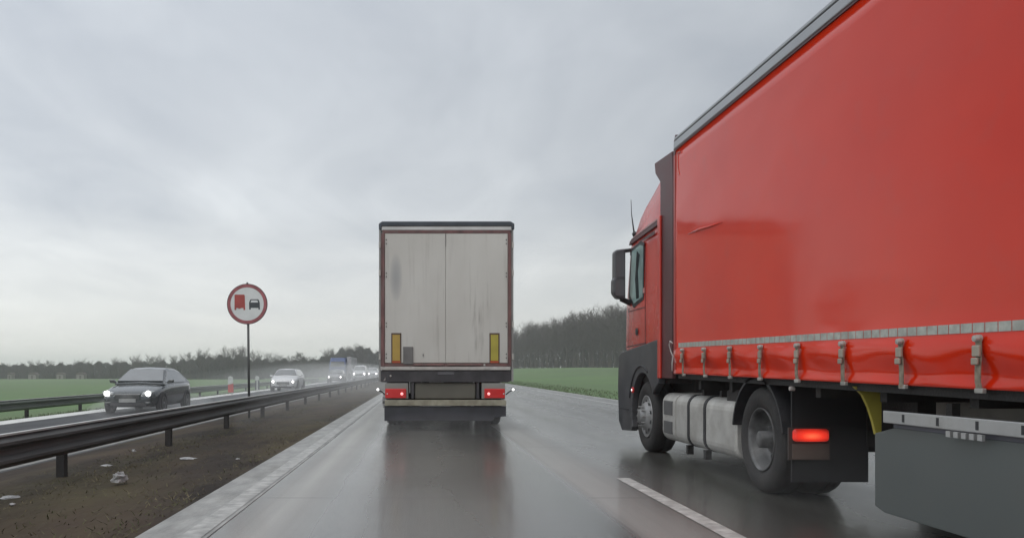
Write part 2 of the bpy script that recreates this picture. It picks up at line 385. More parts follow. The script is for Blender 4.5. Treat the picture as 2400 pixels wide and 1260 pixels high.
# ------------------------------------------------------------------ delineator posts beyond the opposite road
def dpost(px, kind):
    X = -10.75; Y = F * X / (px - VX); z0 = OP
    r = empty('delineator_post', (X, Y, z0))
    wht = mat('post_white', (.50, .52, .50), .5); col = mat('post_red', (.45, .05, .04), .5) if kind == 'r' else blackp
    if kind == 'r':
        MB().prism([(X - .16, .0 + z0 + .12), (X + .15, z0 + .12), (X + .15, z0 + .62), (X - .16, z0 + .54)], 'y', Y - .03, Y + .03).build('red_panel', col, r, bevel=.01)
        MB().prism([(X - .17, z0 + .56), (X + .14, z0 + .64), (X + .12, z0 + .98), (X - .05, z0 + 1.05), (X - .16, z0 + .98)], 'y', Y - .04, Y + .03).build('post_top', wht, r, bevel=.03)
        MB().box(X + .03, X + .10, Y + .03, Y + .09, z0 - .2, z0 + .8).build('post', wht, r)
    else:
        MB().box(X - .05, X + .05, Y - .05, Y + .05, z0 - .2, z0 + .72).build('post', wht, r, bevel=.01)
        for sx in (-1, 1): MB().prism([(X + sx * .051, z0 + .1), (X + sx * .15, z0 + .1), (X + sx * .14, z0 + .68), (X + sx * .051, z0 + .7)], 'y', Y - .04, Y + .04).build('black_stripe', col, r)
        MB().prism([(X - .13, z0 + .725), (X + .13, z0 + .725), (X + .14, z0 + .92), (X + .02, z0 + 1.0), (X - .12, z0 + .98)], 'y', Y - .05, Y + .05).build('post_top', wht, r, bevel=.03)
    return r
tag(dpost(541, 'r'), 'short roadside post with rounded white top and red panel, left of the round sign pole', 'marker post')
tag(dpost(603, 'b'), 'short roadside post with black and white stripes, right of the round sign pole', 'marker post')

# ------------------------------------------------------------------ litter on the median
lit = mat('pale_litter', (.40, .40, .40), .6, var=.35, scale=14, bump=.8, bscale=25)
def litter(px, py, size, flat, label, name='litter_scrap'):
    Y = CH * F / (py - VY) * .99; X = (px - VX) * Y / F; z = pl(X, [(-5.0, OP), (-4.4, -.07), (-1.962, -.008)]) + .012
    rg = random.Random(px); m = MB(); n = 9; secs = []
    for (hh, k) in ((0, .8), (.25, 1.0), (.6, .85), (.9, .5), (1, .15)):
        secs.append([(X + size * .5 * k * math.cos(6.283 * i / n) * rg.uniform(.55, 1.25), Y + size * .5 * k * math.sin(6.283 * i / n) * rg.uniform(.5, 1.2), z + size * flat * hh * rg.uniform(.6, 1.15)) for i in range(n)])
    m.loft(secs); o = m.build(name, lit); tag(o, label, 'litter'); return o
litter(280, 1120, .17, .7, 'largest crumpled pale plastic scrap lying on the brown median soil', 'plastic_scrap')
litter(314, 1047, .07, .5, 'small bright white scrap on the median above the large crumpled plastic')
litter(22, 1152, .22, .09, 'long flat pale scrap on the median soil at the left picture edge')
litter(29, 1169, .06, .3, 'tiny pale scrap below the long flat one at the left picture edge')
litter(440, 1068, .26, .08, 'flat dull grey scrap in the middle of the median soil')
litter(557, 1072, .06, .3, 'tiny pale scrap near the road edge on the median soil')
litter(250, 1080, .14, .15, 'dull flat scrap just left of the small bright scrap on the median')

# ------------------------------------------------------------------ wheels
def wheel(parent, x, y, z, r, wdt, side, truck=True, dual=False, name='wheel'):
    """side=-1: outer face looks to -x"""
    f = side
    w2 = wdt
    prof = [(-w2 + .02, r * .58), (-w2, r * .70), (-w2, r * .90), (-w2 + .025, r * .975), (-w2 + .05, r), (-w2 * .55, r), (-w2 * .54, r * .985), (-w2 * .5, r * .985), (-w2 * .49, r), (-.05, r), (-.022, r * .975), (0, r * .9), (.006, r * .78), (-.006, r * .66), (-.03, r * .585)]
    if not truck: prof = [(-w2, r * .6), (-w2, r * .9), (-w2 + .02, r), (-.02, r), (0, r * .93), (.004, r * .8), (-.01, r * .64)]
    t = MB().lathe((x, y, z), [(a, b) for a, b in prof], 'x', 48, f).build(name, rubber, parent, smooth=True)
    if dual: MB().lathe((x - f * (wdt + .05), y, z), prof, 'x', 40, f).build('inner_tyre', rubber, t, smooth=True)
    if truck:
        if dual: rp = [(-.035, r * .585), (-.008, r * .60), (-.008, r * .575), (-.04, r * .55), (-.15, r * .53), (-.19, r * .47), (-.20, r * .30), (-.12, r * .27), (-.10, r * .17), (.0, r * .16), (.01, r * .12), (.01, .001)]
        else: rp = [(-.035, r * .585), (-.008, r * .60), (-.006, r * .57), (-.03, r * .54), (-.03, r * .46), (.03, r * .36), (.045, r * .30), (.045, r * .24), (.09, r * .20), (.10, r * .15), (.105, .001)]
        MB().lathe((x, y, z), rp, 'x', 40, f).build('rim', steeld if dual else steel, t, smooth=True)
        nb = MB(); rb, xb = (r * .36, -.19) if dual else (r * .28, .045)
        for k in range(10):
            a = 2 * math.pi * k / 10; c = (x + f * xb, y + rb * math.cos(a), z + rb * math.sin(a)); nb.lathe(c, [(0, .016), (.045, .014), (.05, .001)], 'x', 8, f)
        nb.build('wheel_nuts', steel, t)
        hb = MB()
        rh, xh = (r * .44, -.185) if dual else (r * .44, .0)
        for k in range(10):
            a = 2 * math.pi * (k + .5) / 10; c = (x + f * (xh + .012 if dual else -.008), y + rh * math.cos(a), z + rh * math.sin(a)); hb.lathe(c, [(0, .028), (.004, .026), (.005, .001)], 'x', 10, f)
        hb.build('hand_hole', black, t)
    else:
        MB().lathe((x, y, z), [(-.02, r * .66), (.0, r * .64), (-.03, r * .6), (-.05, r * .2), (-.01, r * .12), (-.01, .001)], 'x', 28, f).build('rim', steel, t, smooth=True)
    return t

# ------------------------------------------------------------------ white box lorry ahead
WY = 15.8; ws = F / WY
def wx(px): return (px - VX) / ws
def wz(py): return CH - (py - VY) / ws
W0, W1 = wx(891), wx(1202)
T = empty('box_lorry', ((W0 + W1) / 2, WY, 0)); tag(T, 'dirty pale grey box lorry seen from behind, driving ahead in the same lane', 'lorry')
cream = mat('trailer_side', (.55, .54, .50), .4, var=.06, dirt=(.38, .36, .32), dscale=.8)
framered = mat('dirty_red_frame', (.18, .085, .08), .5, var=.3, scale=6, dirt=(.14, .11, .10), dscale=5, stretch=(1, 1, .4))
sillm = mat('dirty_white_sill', (.52, .50, .47), .5, var=.2, scale=8, dirt=(.28, .26, .23), dscale=4)
beamm = mat('dirty_bumper', (.33, .31, .235), .5, var=.2, scale=6, dirt=(.16, .14, .10), dscale=5)
darkband = mat('dark_rear_band', (.045, .043, .048), .5, var=.3, dirt=(.08, .075, .075))
MB().box(W0 + .03, W1 - .03, WY + .08, WY + 13.4, wz(893), wz(529)).build('box_body', cream, T, bevel=.02)
MB().prism([(wx(888), wz(538)), (wx(888), wz(525)), (wx(896), wz(519.5)), (wx(1196), wz(519.5)), (wx(1205), wz(525)), (wx(1205), wz(538)), (wx(1198), wz(538)), (wx(1198), wz(530)), (wx(895), wz(530)), (wx(895), wz(538))], 'y', WY - .05, WY + 13.3).build('roof', mat('dark_roof_edge', (.06, .07, .085), .35, .3), T, bevel=.01)
# rear doors: two leaves meeting at the centre
def door_mat():
    m = bpy.data.materials.new('dirty_white_door'); m.use_nodes = True; t = m.node_tree; b = t.nodes['Principled BSDF']
    tc = N(t, 'ShaderNodeTexCoord')
    def noise(scale, st, lo=(0, 0, 0)):
        mp = N(t, 'ShaderNodeMapping'); mp.inputs['Scale'].default_value = st; mp.inputs['Location'].default_value = lo; t.links.new(tc.outputs['Object'], mp.inputs[0])
        n = N(t, 'ShaderNodeTexNoise'); n.inputs['Scale'].default_value = scale; n.inputs['Detail'].default_value = 7; t.links.new(mp.outputs[0], n.inputs['Vector']); return n.outputs[0]
    c = ramp(t, noise(1.2, (1, 1, .6)), [(.3, (.52, .505, .465)), (.7, (.61, .60, .56))])
    s1 = ramp(t, noise(16, (1, 1, .05), (2, 0, 0)), [(.55, (0, 0, 0)), (.68, (1, 1, 1))])
    sp = N(t, 'ShaderNodeSeparateXYZ'); t.links.new(tc.outputs['Object'], sp.inputs[0])
    # rain-washed dirt runs gather right of the centre, half way down
    gx = M_(t, 'SUBTRACT', 1.0, M_(t, 'DIVIDE', M_(t, 'ABSOLUTE', M_(t, 'SUBTRACT', sp.outputs[0], .42)), .75), True)
    gz_ = M_(t, 'SUBTRACT', 1.0, M_(t, 'DIVIDE', M_(t, 'ABSOLUTE', M_(t, 'SUBTRACT', sp.outputs[2], 2.1)), 1.25), True)
    blot = ramp(t, noise(9, (1, 1, .25)), [(.42, (0, 0, 0)), (.6, (1, 1, 1))])
    k = M_(t, 'MULTIPLY', M_(t, 'MULTIPLY', s1, blot), M_(t, 'MULTIPLY', gx, gz_))
    c = mixc(t, M_(t, 'MULTIPLY', k, 1.1, True), c, (.27, .26, .235))
    c = mixc(t, M_(t, 'MULTIPLY', s1, .16), c, (.27, .25, .22))
    low = M_(t, 'DIVIDE', M_(t, 'SUBTRACT', 2.2, sp.outputs[2]), 2.5, True)
    c = mixc(t, M_(t, 'MULTIPLY', low, .5), c, (.36, .345, .31))
    # grey smudge added high on the left leaf in place of a blurred logo
    ex = M_(t, 'DIVIDE', M_(t, 'ADD', sp.outputs[0], .965), .13); ez = M_(t, 'DIVIDE', M_(t, 'SUBTRACT', sp.outputs[2], 2.92), .48)
    el = M_(t, 'SUBTRACT', 1.0, M_(t, 'ADD', M_(t, 'MULTIPLY', ex, ex), M_(t, 'MULTIPLY', ez, ez)), True)
    c = mixc(t, M_(t, 'MULTIPLY', el, .8, True), c, (.33, .335, .34))
    t.links.new(c, b.inputs['Base Color']); b.inputs['Roughness'].default_value = .5; return m
doorm = door_mat()
MB().box(wx(1030), wx(1060), WY - .001, WY + .06, wz(849), wz(548)).build('door_gasket', mat('gasket_grey', (.42, .41, .38), .7), T)
cxm = 1044.5
for a, b_ in ((902, cxm - .35), (cxm + .35, 1190)):
    d = MB().box(wx(a), wx(b_), WY - .015, WY + .079, wz(850), wz(547)).build('rear_door', doorm, T, bevel=.008)
    side = -1 if a < 1000 else 1; hx = a + 3.5 if a < 1000 else b_ - 3.5
    hm = MB()
    for hy in (562, 571, 640, 648, 757, 765, 829, 838): hm.lathe((wx(hx), WY - .016, wz(hy)), [(0, .012), (-.012, .011), (-.014, .001)], 'y', 8)
    hm.build('hinge_bolt', black, d)
# red frame and white header
MB().box(wx(893), wx(1199), WY - .03, WY + .078, wz(539.5), wz(530.5)).build('header', mat('header_white', (.62, .62, .61), .4, var=.1), T, bevel=.005)
MB().box(wx(896), wx(1196), WY - .022, WY + .07, wz(546.4), wz(540)).build('frame_top', framered, T)
MB().box(wx(893), wx(901.5), WY - .035, WY + .08, wz(858), wz(546.8)).build('frame_post', framered, T, bevel=.006)
MB().box(wx(1190.5), wx(1198), WY - .035, WY + .08, wz(858), wz(546.8)).build('frame_post', framered, T, bevel=.006)
MB().box(wx(888.5), wx(892.5), WY - .03, WY + .1, wz(893), wz(539)).build('corner_post', mat('corner_grey', (.30, .30, .29), .45, .2, dirt=(.12, .11, .1)), T)
MB().box(wx(1198.5), wx(1203), WY - .03, WY + .1, wz(893), wz(539)).build('corner_post', MATS['corner_grey'], T)
for px in (890, 1201):
    for py in (575, 640, 760, 835):
        MB().box(wx(px - 2), wx(px + 2.5), WY - .06, WY - .031, wz(py + 7), wz(py - 7)).build('hinge', sillm, T, bevel=.005)
MB().box(wx(902), wx(1190), WY - .028, WY + .078, wz(857.8), wz(851)).build('frame_bottom', framered, T)
MB().box(wx(892), wx(1196), WY - .045, WY + .3, wz(866.5), wz(858.5)).build('door_sill', sillm, T, bevel=.006)
# locking bar along the bottom, split in the middle
for a, b_ in ((970, 1040), (1048, 1130)): MB().tube([(wx(a), WY - .045, wz(854.5)), (wx(b_), WY - .045, wz(854.5))], .016, 8).build('lock_bar', framered, T)
MB().box(wx(1133), wx(1137), WY - .05, WY - .0285, wz(857), wz(852)).build('lock_catch', sillm, T)
MB().box(wx(cxm - .5), wx(cxm + .5), WY - .024, WY - .0155, wz(578), wz(547.5)).build('door_seal', mat('seal', (.16, .155, .15), .7), T)
yel = mat('reflector_yellow', (.46, .31, .07), .4, var=.1); yelr = mat('reflector_yellow_green', (.42, .36, .06), .4, var=.1); brn = mat('reflector_border', (.10, .06, .04), .5); org = mat('reflector_red', (.42, .08, .03), .4)
for k, a in enumerate((917, 1147)):
    p = MB().box(wx(a), wx(a + 23.5), WY - .024, WY - .0155, wz(850.5), wz(780)).build('marker_plate', brn, T)
    MB().box(wx(a + 3), wx(a + 20.5), WY - .029, WY - .0245, wz(844.5), wz(784)).build('yellow_panel', yelr if k else yel, p)
    MB().box(wx(a + 2), wx(a + 21.5), WY - .029, WY - .0245, wz(850), wz(845)).build('red_panel', org, p)
MB().box(wx(945), wx(968), WY - .05, WY - .0155, wz(853), wz(812)).build('document_box', mat('box_grey', (.16, .155, .15), .5), T, bevel=.008)
MB().box(wx(991), wx(992.5), WY - .03, WY - .0155, wz(834), wz(829)).build('small_latch', black, T)
# dark band below the sill
MB().prism([(wx(889), wz(893)), (wx(889), wz(868)), (wx(1199), wz(868)), (wx(1199), wz(891)), (wx(1190), wz(895)), (wx(896), wz(895))], 'y', WY - .02, WY + .2).build('rear_band', darkband, T, bevel=.01)
MB().lathe((wx(915.5), WY - .03, wz(880)), [(0, .02), (-.01, .018), (-.012, .001)], 'y', 10).build('bolt', sillm, T)
MB().box(wx(1026), wx(1064), WY - .03, WY - .021, wz(877), wz(871)).build('maker_plate', mat('plate_grey', (.11, .11, .12), .4), T)
# lamp carriers
for k, (a, b_) in enumerate(((902, 957), (1129, 1184))):
    lb = MB().box(wx(a), wx(b_), WY - .01, WY + .14, wz(934), wz(897)).build('lamp_carrier', mat('lamp_carrier_grey', (.26, .26, .24), .5, dirt=(.14, .13, .1)), T, bevel=.012)
    la, lbx = (a + 1, a + 50) if k == 0 else (a + 6, b_ - 1)
    tl = MB().box(wx(la), wx(lbx), WY - .05, WY - .0105, wz(932), wz(910)).build('tail_lamp', tailon, T, bevel=.012)
    for px in ((la + 5, lbx - 10) if k == 0 else (la + 10, lbx - 3)):
        big = (k == 0 and px > la + 20) or (k == 1 and px < la + 20)
        r_ = .028 if big else .014
        MB().lathe((wx(px), WY - .051, wz(922)), [(0, r_), (-.008, r_ * .8), (-.012, .001)], 'y', 14).build('lamp_bulb', hot if big else headdim, tl, smooth=True)
    MB().box(wx(964 if k == 0 else 1117), wx(970 if k == 0 else 1123), WY + .0, WY + .12, wz(933), wz(895.5)).build('bracket', darkband, T)
MB().box(wx(972), wx(1115), WY + .03, WY + .12, wz(934), wz(896)).build('plate_panel', mat('grimy_panel', (.115, .11, .088), .6, var=.15, scale=1.5), T, bevel=.02)
MB().box(wx(902), wx(1186), WY - .04, WY + .10, wz(950), wz(936.5)).build('bumper', beamm, T, bevel=.008)
MB().prism([(wx(901), wz(985.5)), (wx(1157), wz(985)), (wx(1158), wz(977.5)), (wx(1186), wz(974.5)), (wx(1186), wz(951)), (wx(901), wz(951))], 'y', WY - .005, WY + .02).build('mudflap', mat('flap_rubber', (.042, .044, .052), .55, var=.25), T)
for (px0, px1, pl_) in ((903, 886, 1), (1186, 1202, 1)):
    q = MB().tube([(wx(px0), WY + .02, wz(924)), (wx((px0 + px1) / 2), WY - .01, wz(917)), (wx(px1), WY - .02, wz(912.5))], .012, 8).build('lamp_stalk', black, T)
    MB().lathe((wx(px1), WY - .03, wz(912)), [(.03, .025), (.03, .035), (-.02, .035), (-.03, .03)], 'y', 12).build('lamp_housing', black, q)
    MB().lathe((wx(px1), WY - .051, wz(912)), [(-.0, .026), (-.012, .02), (-.014, .001)], 'y', 12).build('marker_lamp', marker, q)
MB().tube([(wx(898), WY, wz(893)), (wx(903), WY - .02, wz(888)), (wx(903), WY - .02, wz(884))], .014).build('cable', sillm, T)
# running gear
for yy in (WY + 2.2, WY + 3.5, WY + 4.8):
    for sx in (-1, 1):
        xo = (W0 + W1) / 2 + sx * 1.22; wheel(T, xo, yy, .5, .5, .36, sx, True, False)
    MB().tube([(W0 + .3, yy, .5), (W1 - .3, yy, .5)], .07, 10).build('axle', chassis, T)
for X in (wx(1000), wx(1090)): MB().box(X - .05, X + .05, WY + .15, WY + 13, .75, wz(895) ).build('chassis_beam', chassis, T)
for sx, X in ((-1, W0 + .04), (1, W1 - .09)):
    for z in (.5, .78): MB().box(X, X + .05, WY + 5.8, WY + 10, z, z + .1).build('side_guard', alu, T)
cabw = mat('cab_white', (.5, .5, .48), .35, coat=.4)
cc = (W0 + W1) / 2
secs = []
for z, hw, y1 in ((.35, 1.2, WY + 16.2), (1.3, 1.24, WY + 16.3), (2.3, 1.22, WY + 16.1), (3.0, 1.18, WY + 15.7), (3.5, 1.1, WY + 15.0), (3.75, 1.0, WY + 14.4)):
    secs.append([(cc - hw, WY + 14.0, z), (cc + hw, WY + 14.0, z), (cc + hw, y1 - .25, z), (cc + hw - .2, y1, z), (cc - hw + .2, y1, z), (cc - hw, y1 - .25, z)])
cb = MB().loft(secs).build('cab', cabw, T, bevel=.03)
for sx in (-1, 1):
    MB().box(cc + sx * 1.205, cc + sx * 1.232, WY + 15.0, WY + 15.8, 1.75, 2.6).build('side_window', glass, cb)
    wheel(T, cc + sx * 1.2, WY + 14.9, .5, .5, .34, sx); wheel(T, cc + sx * 1.2, WY + 11.2, .5, .5, .34, sx, True, True)
    MB().box(cc + sx * 1.42, cc + sx * 1.5 if sx > 0 else cc + sx * 1.6, WY + 15.75, WY + 15.85, 1.9, 2.6).build('mirror', black, cb, bevel=.02)

# ------------------------------------------------------------------ red curtain-sided truck on the right
L = 3.15; XR = 5.70; TF = L * F / 599.0           # left side plane, right side, trailer front
PT = 24.0 / F                                     # the trailer stands slightly nose-up
def ty(px, X=L): return X * F / (px - VX)
Q = empty('curtain_truck', (4.42, 8.0, 0)); tag(Q, 'large red truck with red curtain-sided trailer overtaking close on the right', 'truck')
YB = TF - 13.6
def H(h0, y): return h0 + PT * y                  # height above road of a line that leaves height h0 at y=0
# curtain
def curtain_mat():
    m = bpy.data.materials.new('red_curtain'); m.use_nodes = True; t = m.node_tree; b = t.nodes['Principled BSDF']
    tc = N(t, 'ShaderNodeTexCoord')
    n = N(t, 'ShaderNodeTexNoise'); n.inputs['Scale'].default_value = .6; n.inputs['Detail'].default_value = 4; t.links.new(tc.outputs['Object'], n.inputs['Vector'])
    c = ramp(t, n.outputs[0], [(.35, (.60, .022, .003)), (.65, (.67, .029, .004))])
    n2 = N(t, 'ShaderNodeTexNoise'); n2.inputs['Scale'].default_value = 5; n2.inputs['Detail'].default_value = 8; t.links.new(tc.outputs['Object'], n2.inputs['Vector'])
    f = ramp(t, n2.outputs[0], [(.55, (0, 0, 0)), (.8, (1, 1, 1))]); c = mixc(t, M_(t, 'MULTIPLY', f, .18), c, (.42, .06, .04))
    t.links.new(c, b.inputs['Base Color'])
    r = M_(t, 'ADD', .10, M_(t, 'MULTIPLY', n2.outputs[0], .09)); t.links.new(r, b.inputs['Roughness'])
    b.inputs['Specular IOR Level'].default_value = .25; b.inputs['Coat Weight'].default_value = .22; b.inputs['Coat Roughness'].default_value = .05; b.inputs['Coat IOR'].default_value = 1.3
    mp = N(t, 'ShaderNodeMapping'); mp.inputs['Scale'].default_value = (1, .8, 1.6); t.links.new(tc.outputs['Object'], mp.inputs[0])
    n3 = N(t, 'ShaderNodeTexNoise'); n3.inputs['Scale'].default_value = .75; n3.inputs['Detail'].default_value = 2.2; t.links.new(mp.outputs[0], n3.inputs['Vector'])
    bp = N(t, 'ShaderNodeBump'); bp.inputs['Strength'].default_value = .42; bp.inputs['Distance'].default_value = .05
    t.links.new(n3.outputs[0], bp.inputs['Height']); t.links.new(bp.outputs[0], b.inputs['Normal']); return m
curt = curtain_mat()
H_TOP, H_RL, H_TAPE, H_BOT = 3.91, 3.755, 1.307, .988
strap_px = [1607, 1656, 1718, 1790, 1870, 1984, 2128, 2308]
strap_y = [ty(p) for p in strap_px]
sp_ = (strap_y[0] - strap_y[-1]) / 7
strap_y = [strap_y[0] - sp_ * i for i in range(18)]
def cur_x(y, h0):
    """outward (negative x) billow of the curtain at height line h0"""
    x = L
    if h0 < 1.30:
        t = (1.30 - h0) / (1.30 - H_BOT)
        ph = ((strap_y[0] - y) / sp_) % 1.0
        fold = math.sin(math.pi * ph)
        x -= .011 * math.sin(math.pi * t * 1.9) + .016 * fold * math.sin(math.pi * t) + .006 * math.sin(y * 7 + t * 5) * min(1, t * 4)
        if t > .88: x -= .012
    else:
        x -= .006 * math.sin(y * 1.3 + 1) * math.sin((h0 - 1.3) * 1.28)
    return x
hs = [H_BOT, H_BOT + .015, H_BOT + .035] + [H_BOT + .035 + (1.30 - H_BOT - .035) * i / 10 for i in range(1, 11)] + [1.30 + (H_RL - 1.30) * i / 14 for i in range(1, 15)]
yn = [TF - 13.6 * i / 170 for i in range(171)]
cu = MB()
for y in yn:
    for h in hs: cu.v.append((cur_x(y, h), y, H(h, y)))
nh = len(hs)
for i in range(170):
    for k in range(nh - 1): cu.f.append((i * nh + k, i * nh + k + 1, (i + 1) * nh + k + 1, (i + 1) * nh + k))
cur = cu.build('curtain', curt, Q, smooth=True)
so_ = cur.modifiers.new('thick', 'SOLIDIFY'); so_.thickness = .008; so_.offset = 0
# far side curtain, front wall, roof, floor
def slab(name, x0, x1, y0, y1, ha, hb, m, parent=Q, bevel=0.):
    b = MB(); vs = [(x, y, H(h, y)) for h in (ha, hb) for y in (y0, y1) for x in (x0, x1)]
    b.v += vs; b.f += [(0, 2, 3, 1), (4, 5, 7, 6), (0, 1, 5, 4), (2, 6, 7, 3), (0, 4, 6, 2), (1, 3, 7, 5)]
    return b.build(name, m, parent, bevel=bevel)
slab('curtain', XR - .03, XR, YB, TF, H_BOT, H_RL, curt)
slab('front_wall', L + .02, XR - .03, TF - .05, TF + .03, H_BOT, 3.80, mat('front_wall_red', (.13, .03, .03), .5))
slab('rear_doors', L + .02, XR - .04, YB, YB + .05, H_BOT, 3.80, cream)
slab('floor', L + .05, XR - .05, YB + .06, TF - .06, 1.0, 1.08, chassis)
railm = mat('roof_rail_grey', (.40, .41, .43), .42, .35, var=.1, stretch=(1, .2, 1)); railm2 = mat('roof_rail_light', (.50, .51, .52), .4, .3, var=.1)
slab('roof_rail', L - .025, L + .05, YB, TF, 3.745, 3.835, railm, bevel=.01)
slab('roof_rail_groove', L - .012, L + .05, YB, TF - .01, 3.836, 3.852, black)
slab('roof_rail_cap', L - .02, L + .07, YB, TF - .01, 3.853, 3.885, railm, bevel=.008)
slab('roof', L + .01, XR, YB, TF, 3.886, H_TOP, mat('roof_sheet', (.5, .52, .54), .4, var=.05), bevel=.01)
slab('roof_rail', XR - .05, XR + .02, YB, TF, 3.745, 3.885, railm)
# front corner post, slanting at the top
slab('corner_post', L - .012, L + .06, TF - .02, TF + .05, .98, 3.68, mat('corner_red', (.34, .045, .04), .35), bevel=.012)
MB().prism([(TF + .05, H(3.68, TF)), (TF - .02, H(3.68, TF)), (TF - .06, H(3.91, TF)), (TF - .02, H(3.92, TF)), (TF + .03, H(3.85, TF))], 'x', L - .01, L + .06).build('corner_cap', maroon, Q)
# dark hem line under the roof rail
slab('curtain_track', L - .014, L + .02, YB, TF - .04, 3.725, 3.744, maroon)
# reflective tape: separate pale segments
tp = MB(); seg = .105; y = TF - .14; k = 0
while y > YB + .3:
    y2 = y - seg + .006; x = L - .0075
    tp.face([(cur_x(y, 1.32) - .0065, y, H(1.307, y)), (cur_x(y2, 1.32) - .0065, y2, H(1.307, y2)), (cur_x(y2, 1.36) - .0065, y2, H(1.362, y2)), (cur_x(y, 1.36) - .0065, y, H(1.362, y))]); y -= seg
tape = tp.build('reflective_tape', mat('tape', (.42, .43, .39), .4, var=.2, scale=20, dirt=(.25, .25, .22), dscale=8), cur, bevel=-1)
# straps with buckles
strapm = mat('strap_webbing', (.26, .215, .16), .7, var=.3, scale=30); buck = mat('buckle_metal', (.45, .44, .41), .4, .5, var=.2)
for i, y in enumerate(strap_y):
    w2 = .023
    st = MB(); hseq = [1.275, 1.24, 1.20, 1.16, 1.12, 1.08, 1.03, 1.0, .975]
    wob = random.Random(i).uniform(-.012, .012)
    secs = []
    for j, h in enumerate(hseq):
        yy = y + wob * math.sin(j * .9); x = L - .036
        if j > 6: x = L - .033
        secs.append([(x - .003, yy - w2, H(h, yy)), (x - .003, yy + w2, H(h, yy)), (x + .003, yy + w2, H(h, yy)), (x + .003, yy - w2, H(h, yy))])
    st.loft(secs); s_o = st.build('strap', strapm, Q)
    b = MB(); x = cur_x(y, 1.2) - .03
    b.box(x - .012, x + .006, y - .03, y + .03, H(1.17, y), H(1.235, y)); b.box(x - .02, x - .004, y - .026, y + .026, H(1.125, y), H(1.165, y))
    b.build('buckle', mat('buckle_tan', (.36, .32, .26), .45, .3), s_o, bevel=.006)
    MB().lathe((x, y, H(1.272, y)), [(-.02, .001), (-.018, .018), (0, .022), (.02, .022)], 'x', 12).build('strap_stud', buck, s_o)
    MB().box(cur_x(y, H_BOT) - .032, cur_x(y, H_BOT) - .005, y - .034, y + .034, H(.966, y), H(.995, y)).build('hook', buck, s_o, bevel=.005)
# crease across the curtain front
sc = MB().tube([(L - .004, 9.76, 2.75), (L - .013, 9.3, 2.735), (L - .012, 8.95, 2.71), (L - .003, 8.6, 2.69)], [.004, .014, .010, .002], 8).build('curtain_crease', curt, cur, smooth=True)
scm = mat('scuffed_red', (.55, .22, .18), .5)
MB().tube([(L - .012, TF - .10, 3.80), (L - .014, TF - .22, 3.79)], .006, 6).tube([(L - .012, TF - .10, 3.79), (L - .013, TF - .13, 3.60), (L - .013, TF - .17, 3.52)], .005, 6).build('corner_scuff', scm, cur)
# white tie rope at the trailer's front corner
MB().tube([(L - .03, TF + .01, H(1.36, TF)), (L - .05, TF + .05, H(1.39, TF)), (L - .05, TF + .09, H(1.34, TF)), (L - .04, TF + .05, H(1.26, TF)), (L - .03, TF + .0, H(1.2, TF)), (L - .03, TF + .03, H(1.12, TF)), (L - .03, TF + .03, H(1.02, TF))], .008, 6).build('tie_rope', mat('rope_white', (.6, .6, .58), .7), Q, smooth=True)
# under the trailer
for X in (3.85, 4.95):
    MB().box(X, X + .14, 6.3, TF - .3, .80, 1.02).build('chassis_beam', chassis, Q)
    MB().box(X - .01, X + .15, YB + .1, 6.29, .76, 1.02).build('chassis_beam', mat('grimed_lit_beam', (.36, .34, .31), .7, var=.2, dirt=(.2, .18, .16)), Q)  # grimy beam, colour lightened to stand in for light reaching under the trailer
for i in range(14):
    y = TF - .6 - i * .95
    MB().box(L + .10, XR - .10, y - .04, y + .04, .93, 1.035).build('cross_member', chassis, Q)
slab('side_rail', L + .03, L + .09, YB, TF - .02, .93, .995, chassis)
# side guard on the near and far side
gy = ty(2062)
def guard(X0, X1, ystart):
    gr = MB().box(X0, X1, -.8, ystart, .795, .878).build('side_guard', alu, Q, bevel=.006)
    xo = X0 - .0025
    y = ystart - .24
    while y > -.7:
        MB().box(xo, xo + .02, y - .012, y + .012, .812, .862).build('slot', black, gr); y -= .36
    return gr
guard(L + .02, L + .05, gy)
guard(XR - .15, XR - .12, gy + .2)
for y in (gy - .6, gy - 2.2, gy - 3.8): MB().box(L + .09, L + .14, y - .03, y + .03, .40, .95).build('guard_bracket', chassis, Q)
for i in range(5): MB().box(L + .0, L + .019, gy - .75 - .07 * i, gy - .71 - .07 * i, .755, .79).build('guard_clip', alu, Q)
# grey side skirt panel
skm = mat('skirt_grey', (.10, .113, .11), .45, var=.2, scale=.8, dirt=(.085, .085, .078), dscale=1.6, stretch=(1, .5, 1))
sy1 = ty(2050, L + .06)
MB().prism([(sy1, .20), (sy1, .71), (sy1 - .25, .765), (-.9, .765), (-.9, .17), (sy1 - .12, .17)], 'x', L + .06, L + .085).build('side_skirt', skm, Q, bevel=.006)
MB().prism([(sy1 - .24, .766), (sy1 - .24, .792), (-.9, .792), (-.9, .766)], 'x', L + .056, L + .10).build('skirt_edge', mat('skirt_edge', (.10, .10, .125), .5), Q)
# yellow bracket
yb = 6.02; ys_ = F / yb
YP = [(2002, 905), (2066, 905), (2066, 1010), (2053, 1017), (2047, 990), (2036, 955), (2022, 925)]
MB().prism([((a - VX) / ys_, CH - (b - VY) / ys_) for a, b in YP], 'y', yb, yb + .03).build('yellow_wedge', mat('dusty_yellow', (.40, .34, .05), .55, var=.2, dirt=(.2, .16, .05)), Q)
MB().box(3.55, 3.68, 5.9, 6.03, .3, 1.0).box(3.48, 3.75, 5.85, 6.08, .27, .30).build('landing_leg', chassis, Q)
MB().box(5.2, 5.33, 5.9, 6.03, .3, 1.0).box(5.13, 5.4, 5.85, 6.08, .27, .30).build('landing_leg', chassis, Q)
# trailer wheels
for y in (1.2, -.1, -1.4):
    for sx, X in ((-1, L + .10), (1, XR - .10)):
        wheel(Q, X, y, .5, .5, .36, sx)
    MB().tube([(L + .4, y, .5), (XR - .4, y, .5)], .07, 10).build('axle', chassis, Q)

